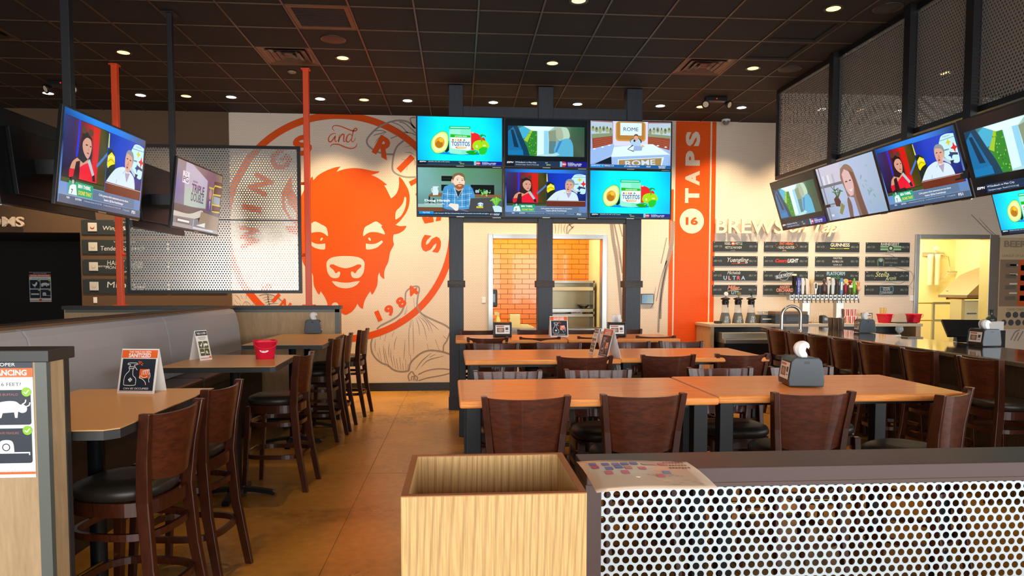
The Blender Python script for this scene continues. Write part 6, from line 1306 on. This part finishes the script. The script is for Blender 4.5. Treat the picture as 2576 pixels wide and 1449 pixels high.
# ------------------------------------------------------------------ serving hatch and kitchen
hf = thing('hatch_frame', 'brushed steel frame around the serving hatch', 'frame', (0, YB, 0)); w_ = .062
BX(PX0-w_, PX0+.012, -.03, .19, PZ0-.05, PZ1+w_).build('jamb', steel, hf, bevel=.003); BX(PX1-.012, PX1+w_, -.03, .19, PZ0-.05, PZ1+w_).build('jamb', steel, hf, bevel=.003); BX(PX0+.012, PX1-.012, -.03, .19, PZ1-.012, PZ1+w_).build('head', steel, hf, bevel=.003); BX(PX0+.012, PX1-.012, -.10, .30, PZ0-.05, PZ0).build('sill', steel, hf, bevel=.003)
KY = 13.0
kw = struct(BX(PX0-1.4, PX1+.2, KY, KY+.1, 0, 3.2).build('wall_orange_tile', grout))
tw, thh = .265, .0925; g_ = .007; tl = None
r_ = 0; z = .86
while z < 2.85:
    x = PX0-.15-(.0 if r_ % 2 else tw/2)
    while x < PX1+.10:
        loc = (x+tw/2, KY-.004, z+thh/2)
        if tl is None: tl = BX(-tw/2+g_/2, tw/2-g_/2, -.004, .004, -thh/2+g_/2, thh/2-g_/2).build('tile', ortile, kw, loc); o = tl
        else: o = tl.copy(); C.objects.link(o); o.location = loc
        x += tw
    z += thh; r_ += 1
struct(BX(2.41, 2.66, YB+.195, KY-.005, 0, 3.2).build('wall_kitchen_return', yellowwall))
struct(BX(-.95, -.85, YB+.16, KY, 0, 3.2).build('wall_kitchen_left', yellowwall))
struct(BX(-.95, 2.66, YB+.16, KY+.1, 3.2, 3.3).build('ceiling_kitchen', yellowwall))
def lightbox(name, label, loc, sx, sy, power, col):
    t = thing(name, label, 'ceiling light', loc); BX(-sx/2, sx/2, -sy/2, sy/2, 0, .03).build('housing', white, t); BX(-sx/2+.02, sx/2-.02, -sy/2+.02, sy/2-.02, -.006, 0).build('diffuser', mat('diffuser_glow', '#fff4dc', emit=4), t)
    l_ = bpy.data.lights.new('light', 'AREA'); l_.shape = 'RECTANGLE'; l_.size = sx; l_.size_y = sy; l_.energy = power; l_.color = col
    o = bpy.data.objects.new('light', l_); C.objects.link(o); o.parent = t; o.location = (0, 0, -.02)
lightbox('ceiling_panel_light', 'kitchen ceiling light panel over the serving hatch', (1.0, 12.1, 3.16), 1.8, .5, 48, (1, .86, .62))
lightbox('ceiling_panel_light', 'ceiling light panel of the kitchen beyond the doorway', (8.2, 12.8, 3.16), 1.4, .9, 75, (1, .92, .70))
# steel shelf unit seen at the right of the hatch
def K(x, y, Y): return AY(x, y, Y)
YS = 12.2
a = K(1380, 850, YS); b_ = K(1496, 700, YS)
sh = thing('steel_shelving', 'stainless pass shelving with heat lamp rail inside the hatch', 'shelving', (a.x, YS, 0)); W = b_.x-a.x
for y0, y1, m_, d in ((712, 706, steelb, .35), (731, 722, mat('shelf_white_edge', '#e8e4c8', rough=.4), .30), (785, 777, steel, .45), (797, 790, steelb, .4), (853, 846, steel, .5)):
    z0, z1 = K(1400, y0, YS).z, K(1400, y1, YS).z; BX(0, W, 0, d, z0, z1).build('shelf', m_, sh, bevel=.002)
BX(0, W, .36, .38, .9, K(1400, 706, YS).z).build('back_sheet', mat('warm_steel', '#a89c7c', rough=.35, metal=.7), sh); BX(0, .03, 0, .36, .0, K(1400, 706, YS).z).build('side_post', steelb, sh); BX(W-.02, W, 0, .36, .0, K(1400, 706, YS).z).build('side_post', steelb, sh)
q = K(1472, 777, YS); tag(MB().lathe([(.05, 0), (.055, .004), (.1, .055), (.12, .07), (.115, .07), (.09, .05), (.045, .008)], seg=20).build('mixing_bowl', steel, None, (q.x, YS+.17, K(1472, 777, YS).z+.0005)), 'steel mixing bowl on the pass shelf', 'bowl')
q = K(1453, 790, YS); t = thing('label_box', 'small white printed carton on the lower pass shelf', 'box', (q.x, YS+.15, K(1400, 790, YS).z+.0005)); BX(-.1, .1, -.06, .06, 0, .055).build('carton', white, t); BX(-.07, -.01, -.0612, -.06, .02, .04).build('print', red, t); BX(.02, .07, -.0612, -.06, .02, .04).build('print', red, t)
q = K(1482, 790, YS); tag(MB().lathe([(.03, 0), (.035, .05), (.033, .05), (.028, .004)], seg=14).build('sauce_cup', mat('amber_cup', '#b06a28', rough=.4), None, (q.x-.02, YS+.15, K(1400, 790, YS).z+.0005)), 'amber sauce cup at the end of the lower pass shelf', 'cup')
# items on the hatch sill
zs = PZ0
t = thing('paper_towel_dispenser', 'black paper towel dispenser on the hatch side wall', 'dispenser', (PX0+.03, YB+.35, 1.38)); q0, q1 = K(1238, 772, YB+.3), K(1251, 728, YB+.3)
t.location = (PX0+.0, YB+.30, (q0.z+q1.z)/2); H = (q1.z-q0.z); BX(-.05, .095, -.1, .1, -H/2, H/2).build('cover', black, t, bevel=.02, seg=3); BX(.02, .06, -.102, -.09, -H/4, H/4).build('window', smoke, t, bevel=.006)
q = K(1247, 850, YB+.25); t = thing('spray_bottle', 'pale yellow spray bottle on the hatch sill', 'bottle', (q.x+.03, YB+.2, zs)); MB().lathe([(.045, 0), (.048, .01), (.045, .12), (.02, .18), (.016, .2)], seg=18).build('body', mat('pale_yellow_plastic', '#e0d488', rough=.4), t); MB().prism([(-.05, .2), (.02, .2), (.03, .24), (-.02, .26), (-.06, .25)], 'y', -.015, .015).build('trigger_head', mat('pale_yellow_plastic', '#e0d488'), t)
q0, q1 = K(1281, 835, YB+.25), K(1307, 795, YB+.25); t = thing('napkin_stack', 'tall stack of folded cream napkins on the hatch sill', 'napkins', ((q0.x+q1.x)/2, YB+.2, zs)); nk = mat('cream_napkin', '#e8dca0', rough=.8)
hh = .0; top = K(1295, 793, YB+.2).z-zs
k = 0
while hh < top: BX(-.085+.004*(k % 3), .08+.003*(k % 2), -.08, .08, hh, hh+.0165).build('napkin', nk, t); hh += .018; k += 1
tag(MB().prism([(-.12, 0), (.12, 0), (.10, .02), (.02, .05), (-.10, .055)], 'y', -.06, .06).build('folded_towel', nk, None, (K(1325, 835, YB+.2).x, YB+.15, zs)), 'crumpled cream towel beside the napkin stack', 'towel')
# tablet on the wall
q0, q1 = K(1612, 765, YB), K(1644, 739, YB); t = thing('wall_tablet', 'small black tablet screen mounted on the tiled wall', 'tablet', ((q0.x+q1.x)/2, YB, (q0.z+q1.z)/2)); W, H = q1.x-q0.x, q1.z-q0.z
BX(-W/2, W/2, -.025, 0, -H/2, H/2).build('housing', black, t, bevel=.003); p = Print(canvas(0, 0, 10, 8, W-.02, H-.025)); grid_bg(p, 0, 0, 10, 8, [['#1c3a50', '#6a8a90'], ['#24607c', '#8a9c98']])
for i in range(3):
    for j in range(3): p.rect(1+1.4*i, 1.2+2*j, 2+1.4*i, 2.6+2*j, '#7cb4d0', 0); p.rect(6+1.3*i, 1.2+2*j, 6.9+1.3*i, 2.6+2*j, '#a8b8b0', 0)
p.build('display', screenm, t, (0, -.0255, 0))
tag(BX(-.03, .03, -.008, 0, -.045, .045).build('light_switch', white, None, (K(1217, 755, YB).x, YB, K(1217, 755, YB).z), bevel=.003), 'small white switch left of the serving hatch', 'switch')
# kitchen doorway
df = thing('doorway_frame', 'steel frame of the kitchen doorway behind the bar', 'frame', (0, YB, 0))
BX(DX0-.06, DX0+.012, -.03, .19, 0, DZ1+.06).build('jamb', steel, df, bevel=.003); BX(DX1-.012, DX1+.15, -.03, .19, 0, DZ1+.06).build('jamb', steel, df, bevel=.003); BX(DX0+.012, DX1-.012, -.03, .19, DZ1-.012, DZ1+.06).build('head', steel, df, bevel=.003)
KD = 13.6
struct(BX(7.0, 10.1, KD, KD+.1, 0, 3.2).build('wall_kitchen_cream', yellowwall)); struct(BX(7.0, 7.1, YB+.16, KD, 0, 3.2).build('wall_kitchen_side', yellowwall)); struct(BX(10.05, 10.15, YB+.16, KD, 0, 3.2).build('wall_kitchen_end', yellowwall)); struct(BX(7, 10.15, YB+.16, KD+.1, 3.2, 3.3).build('ceiling_kitchen_door', yellowwall))
q = K(2340, 640, KD); t = thing('water_filter', 'two cartridge water filter with gauge on the cream kitchen wall', 'filter', (q.x, KD-.006, q.z))
BX(-.18, .28, -.03, 0, -.03, .04).build('bracket', steelb, t); fm = mat('cream_filter', '#e6dcb0', rough=.4)
for x in (-.05, .10): MB().lathe([(.045, -.62), (.05, -.6), (.05, -.1), (.055, -.08), (.055, -.02), (.04, .0)], (x, -.08, 0), 18).build('cartridge', fm, t)
MB().cyl((.06, -.08, .02), (.06, -.08, .1), .012, seg=8).build('gauge_stem', steel, t); MB().cyl((.06, -.1, .12), (.06, -.07, .12), .04, seg=18).build('gauge', white, t)
MB().sweep([(.15, -.06, 0), (.35, -.05, -.05), (.4, -.05, -.3), (.28, -.05, -.48), (.15, -.05, -.52)], .018, .018, round_=8).build('hose', fm, t); MB().cyl((.35, -.05, -.35), (.62, -.05, -.35), .012, seg=8).build('valve', steel, t)
q0, q1 = K(2345, 860, 12.9), K(2405, 760, 12.9); t = thing('steel_rack', 'square tube steel rack inside the kitchen doorway', 'rack', (q0.x, 12.9, 0)); W = q1.x-q0.x; zt = q1.z
for x in (0, W): BX(x-.022, x+.022, -.02, .02, 0, zt).build('post', steelb, t)
for z in (zt-.02, K(2370, 806, 12.9).z, .4): BX(.022, W-.022, -.018, .018, z-.02, z+.02).build('rail', steelb, t)
q2 = K(2305, 760, 12.9); BX(q2.x-q0.x, 0-.022, -.018, .018, zt-.03, zt-.01).build('rail', brass, t); BX(q2.x-q0.x, 0-.022, -.018, .018, K(2370, 806, 12.9).z-.01, K(2370, 806, 12.9).z+.01).build('rail', brass, t)
YH = 12.3; P_ = [K(2409, 742, YH), K(2462, 742, YH), K(2462, 690, YH)]
t = thing('exhaust_hood', 'sloping exhaust hood inside the kitchen doorway', 'hood', (P_[0].x, YH, P_[0].z)); hw_ = P_[1].x-P_[0].x; hz = P_[2].z-P_[0].z
MB().prism([(0, 0), (hw_+.6, 0), (hw_+.6, hz*1.6), (hw_, hz)], 'y', -.25, .5).build('canopy', mat('hood_steel', '#a08c6c', rough=.4, metal=.5), t); BX(-.02, hw_+.6, -.27, .5, -.05, 0).build('lip', mat('hood_lip', '#6a5c46', rough=.5), t)
q0, q1 = K(2425, 820, 12.2), K(2462, 757, 12.2); t = thing('refrigerator', 'pale refrigerator with blue handle inside the kitchen doorway', 'refrigerator', (q0.x, 12.2, 0)); W = q1.x-q0.x; BX(0, W+.4, 0, .38, 0, q1.z).build('body', mat('pale_steel_door', '#c8d0d4', rough=.35), t, bevel=.006); BX(.05, .22, -.02, 0, K(2440, 790, 12.2).z, K(2440, 787, 12.2).z).build('handle', mat('blue_handle', '#3c6cb0'), t); BX(-.06, -.005, 0, .3, 0, q1.z+.03).build('side_post', steelb, t)
ot = thing('tile_panel', 'strip of small orange tiles above the refrigerator', 'tiles', (q0.x, 12.65, q1.z+.02))
BX(0, .7, 0, .05, 0, .16).build('backing', grout, ot)
for i in range(5):
    for j in range(2): BX(.01+.14*i, .14+.14*i, -.006, 0, .01+.075*j, .075+.075*j).build('tile', ortile, ot)
q0, q1 = K(2300, 800, 11.6), K(2309, 680, 11.6); tag(BX(-.03, .03, -.02, .02, 0, q1.z).build('door_edge', mat('dark_green_trim', '#2c3a34', rough=.5), None, (DX0+.05, 11.6, 0)), 'dark green door edge just inside the kitchen doorway', 'door')

# ------------------------------------------------------------------ ceiling fixtures
glow_w = mat('lamp_glow_white', '#fff2d8', emit=14); glow_a = mat('lamp_glow_amber', '#ffc878', emit=3.0); trimm = mat('lamp_trim', '#2a211b', rough=.4)
def downlight(label, x, y, kind):
    t = thing('downlight', label, 'ceiling light', (x, y, HC)); 
    MB().lathe([(.062, -.001), (.088, -.006), (.09, -.004), (.09, .003)], seg=24, cap=False).build('trim_ring', trimm, t); MB().lathe([(.066, -.0015), (.03, .0005)], seg=20).build('lens', glow_w if kind == 'w' else glow_a, t)
    l_ = bpy.data.lights.new('spot', 'SPOT'); l_.spot_size = R(95 if kind == 'w' else 80); l_.spot_blend = 1.0; l_.shadow_soft_size = .05; l_.energy = WHITE_W if kind == 'w' else AMBER_W; l_.color = (1, .70, .40) if kind == 'w' else (1, .64, .34)
    o = bpy.data.objects.new('spot', l_); C.objects.link(o); o.parent = t; o.location = (0, 0, -.03)
    if kind == 'w': o.rotation_euler = (R(14), 0, 0)
WHITE_W, AMBER_W = 260, 110
gx = lambda i: TX+(i+.5)*TP
gy = lambda j: TY+(j+.5)*TP
pl = ['far left of the hallway', 'over the specials boards', 'second over the specials boards', 'third over the specials boards', 'left above the bison emblem', 'middle above the bison emblem', 'right above the bison emblem', 'behind the left column', 'behind the middle column', 'behind the right column', 'over the orange stripe', 'left of the emergency light', 'right of the emergency light', 'left behind the mesh soffit', 'middle behind the mesh soffit', 'right behind the mesh soffit']
for (i, kd), lb in zip(((-7, 'w'), (-5, 'w'), (-4, 'a'), (-3, 'w'), (-1, 'w'), (0, 'a'), (1, 'w'), (3, 'w'), (4, 'a'), (5, 'w'), (7, 'w'), (8, 'a'), (9, 'w'), (11, 'w'), (12, 'a'), (13, 'w')), pl):
    downlight(('bright' if kd == 'w' else 'amber')+' downlight '+lb, gx(i), gy(5), kd)
for i, j, lb in ((-4, 2, 'amber downlight beside the orange post'), (0, 2, 'amber downlight between the two ceiling vents'), (4, 2, 'amber downlight before the video wall'), (8, 2, 'amber downlight by the black ceiling openings'), (8, -1, 'amber downlight at the top right of the ceiling'), (4, -1, 'amber downlight cut by the top edge of the photo'), (12, 2, 'amber downlight seen through the mesh soffit'), (0, -4, 'downlight above the near booth stools'), (4, -4, 'downlight above the front table row'), (8, -4, 'downlight above the near bar stools'), (0, -7, 'downlight above the left entrance'), (4, -7, 'downlight above the oak box')):
    downlight(lb, gx(i), gy(j), 'a')
# vents, openings, speakers
def vent(label, i, j):
    t = thing('ceiling_vent', label, 'vent', (gx(i), gy(j), HC)); h = TP/2-.012
    BX(-h, h, -h, h, .012, .02).build('duct_back', black, t)
    for k in range(4):
        r0 = h-.07*k; r1 = r0-.035; mb = MB()
        for a in range(4):
            M = Matrix.Rotation(R(90*a), 4, 'Z')
            mb.hexa([M@Vector(v) for v in ((-r0, -r0, .0-.004*k), (r0, -r0, -.004*k), (r1, -r1, .010-.004*k), (-r1, -r1, .010-.004*k))], [M@Vector(v) for v in ((-r0, -r0, .003-.004*k), (r0, -r0, .003-.004*k), (r1, -r1, .013-.004*k), (-r1, -r1, .013-.004*k))])
        mb.build('louver', gridm if k == 0 else trimm, t)
vent('stepped square air diffuser left above the mural', -1, 2); vent('stepped square air diffuser right of the video wall', 7, 2); vent('stepped square air diffuser over the left booths', -6, 1)
def opening(label, i, j, m_, slats=False):
    t = thing('ceiling_grille', label, 'grille', (gx(i), gy(j), HC)); h = TP/2-.012
    BX(-h, h, -h, h, .014, .022).build('plate', m_, t)
    mb = MB(); mb.box(-h, h, -h, -h+.045, -.002, .012).box(-h, h, h-.045, h, -.002, .012).box(-h, -h+.045, -h+.045, h-.045, -.002, .012).box(h-.045, h, -h+.045, h-.045, -.002, .012); mb.build('rim', gridm if slats else tileblack, t)
    if slats:
        for k in range(14): BX(-h+.05, h-.05, -h+.06+k*.035, -h+.064+k*.035, 0, .014).build('slat', trimm, t)
opening('square slatted return grille at the top left of the ceiling', 0, 0, mat('grille_dark', '#101211'), True)
opening('black square ceiling opening nearer the camera by the soffit', 8, 0, mat('opening_black', '#040404', rough=.9)); opening('black square ceiling opening farther from the camera by the soffit', 8, 1, mat('opening_black', '#040404'))
for x, y, lb in ((gx(0), gy(1), 'round black ceiling speaker beside the square grille'), (gx(9)-.1, gy(-1)-.05, 'round black ceiling speaker in the top right corner'), (gx(9)-.15, gy(2), 'round black ceiling speaker near the mesh soffit')):
    t = thing('ceiling_speaker', lb, 'speaker', (x, y, HC)); MB().lathe([(.115, .002), (.13, -.004), (.135, -.002), (.135, .003)], seg=28, cap=False).build('rim', trimm, t); MB().lathe([(.113, .0), (.06, -.005), (.01, -.006)], seg=28).build('grille', mat('grille_dark', '#101211'), t)
def emergency(label, x, y, flip):
    t = thing('emergency_light', label, 'emergency light', (x, y, HC)); BX(-.15, .15, -.05, .05, -.06, 0).build('housing', black, t, bevel=.008)
    for s_ in (-1, 1):
        o = MB().lathe([(.03, 0), (.055, .06), (.06, .075), (.052, .076)], seg=18).build('lamp_head', black, t, (s_*.13, -.03, -.09)); o.rotation_euler = (R(115), 0, R(s_*35))
        o2 = MB().lathe([(.05, .074), (.03, .078)], seg=18).build('lens', mat('lamp_lens', '#d8c8a8', rough=.3), o)
    MB().cyl((0, -.051, -.03), (0, -.054, -.03), .006, seg=8).build('indicator', mat('red_indicator', '#ff1010', emit=6), t)
emergency('black twin headed emergency light right of the video wall', 3.57, 9.70, 0); emergency('black twin headed emergency light with red indicator at the far left', -5.09, 9.62, 0)
t = thing('dome_camera', 'small white dome camera above the tap stripe', 'camera', (4.2, 10.94, HC)); MB().lathe([(.065, -.03), (.068, -.005), (.06, -.001)], seg=24).build('base', white, t); MB().lathe([(.01, -.088), (.035, -.078), (.052, -.05), (.055, -.03)], seg=24).build('dome', smoke, t)
tag(MB().lathe([(.03, -.02), (.05, -.012), (.052, -.001)], seg=20).build('smoke_detector', mat('tan_plastic', '#8a7a64'), None, (-2.04, 8.96, HC)), 'small tan smoke detector left of the orange post top', 'detector')
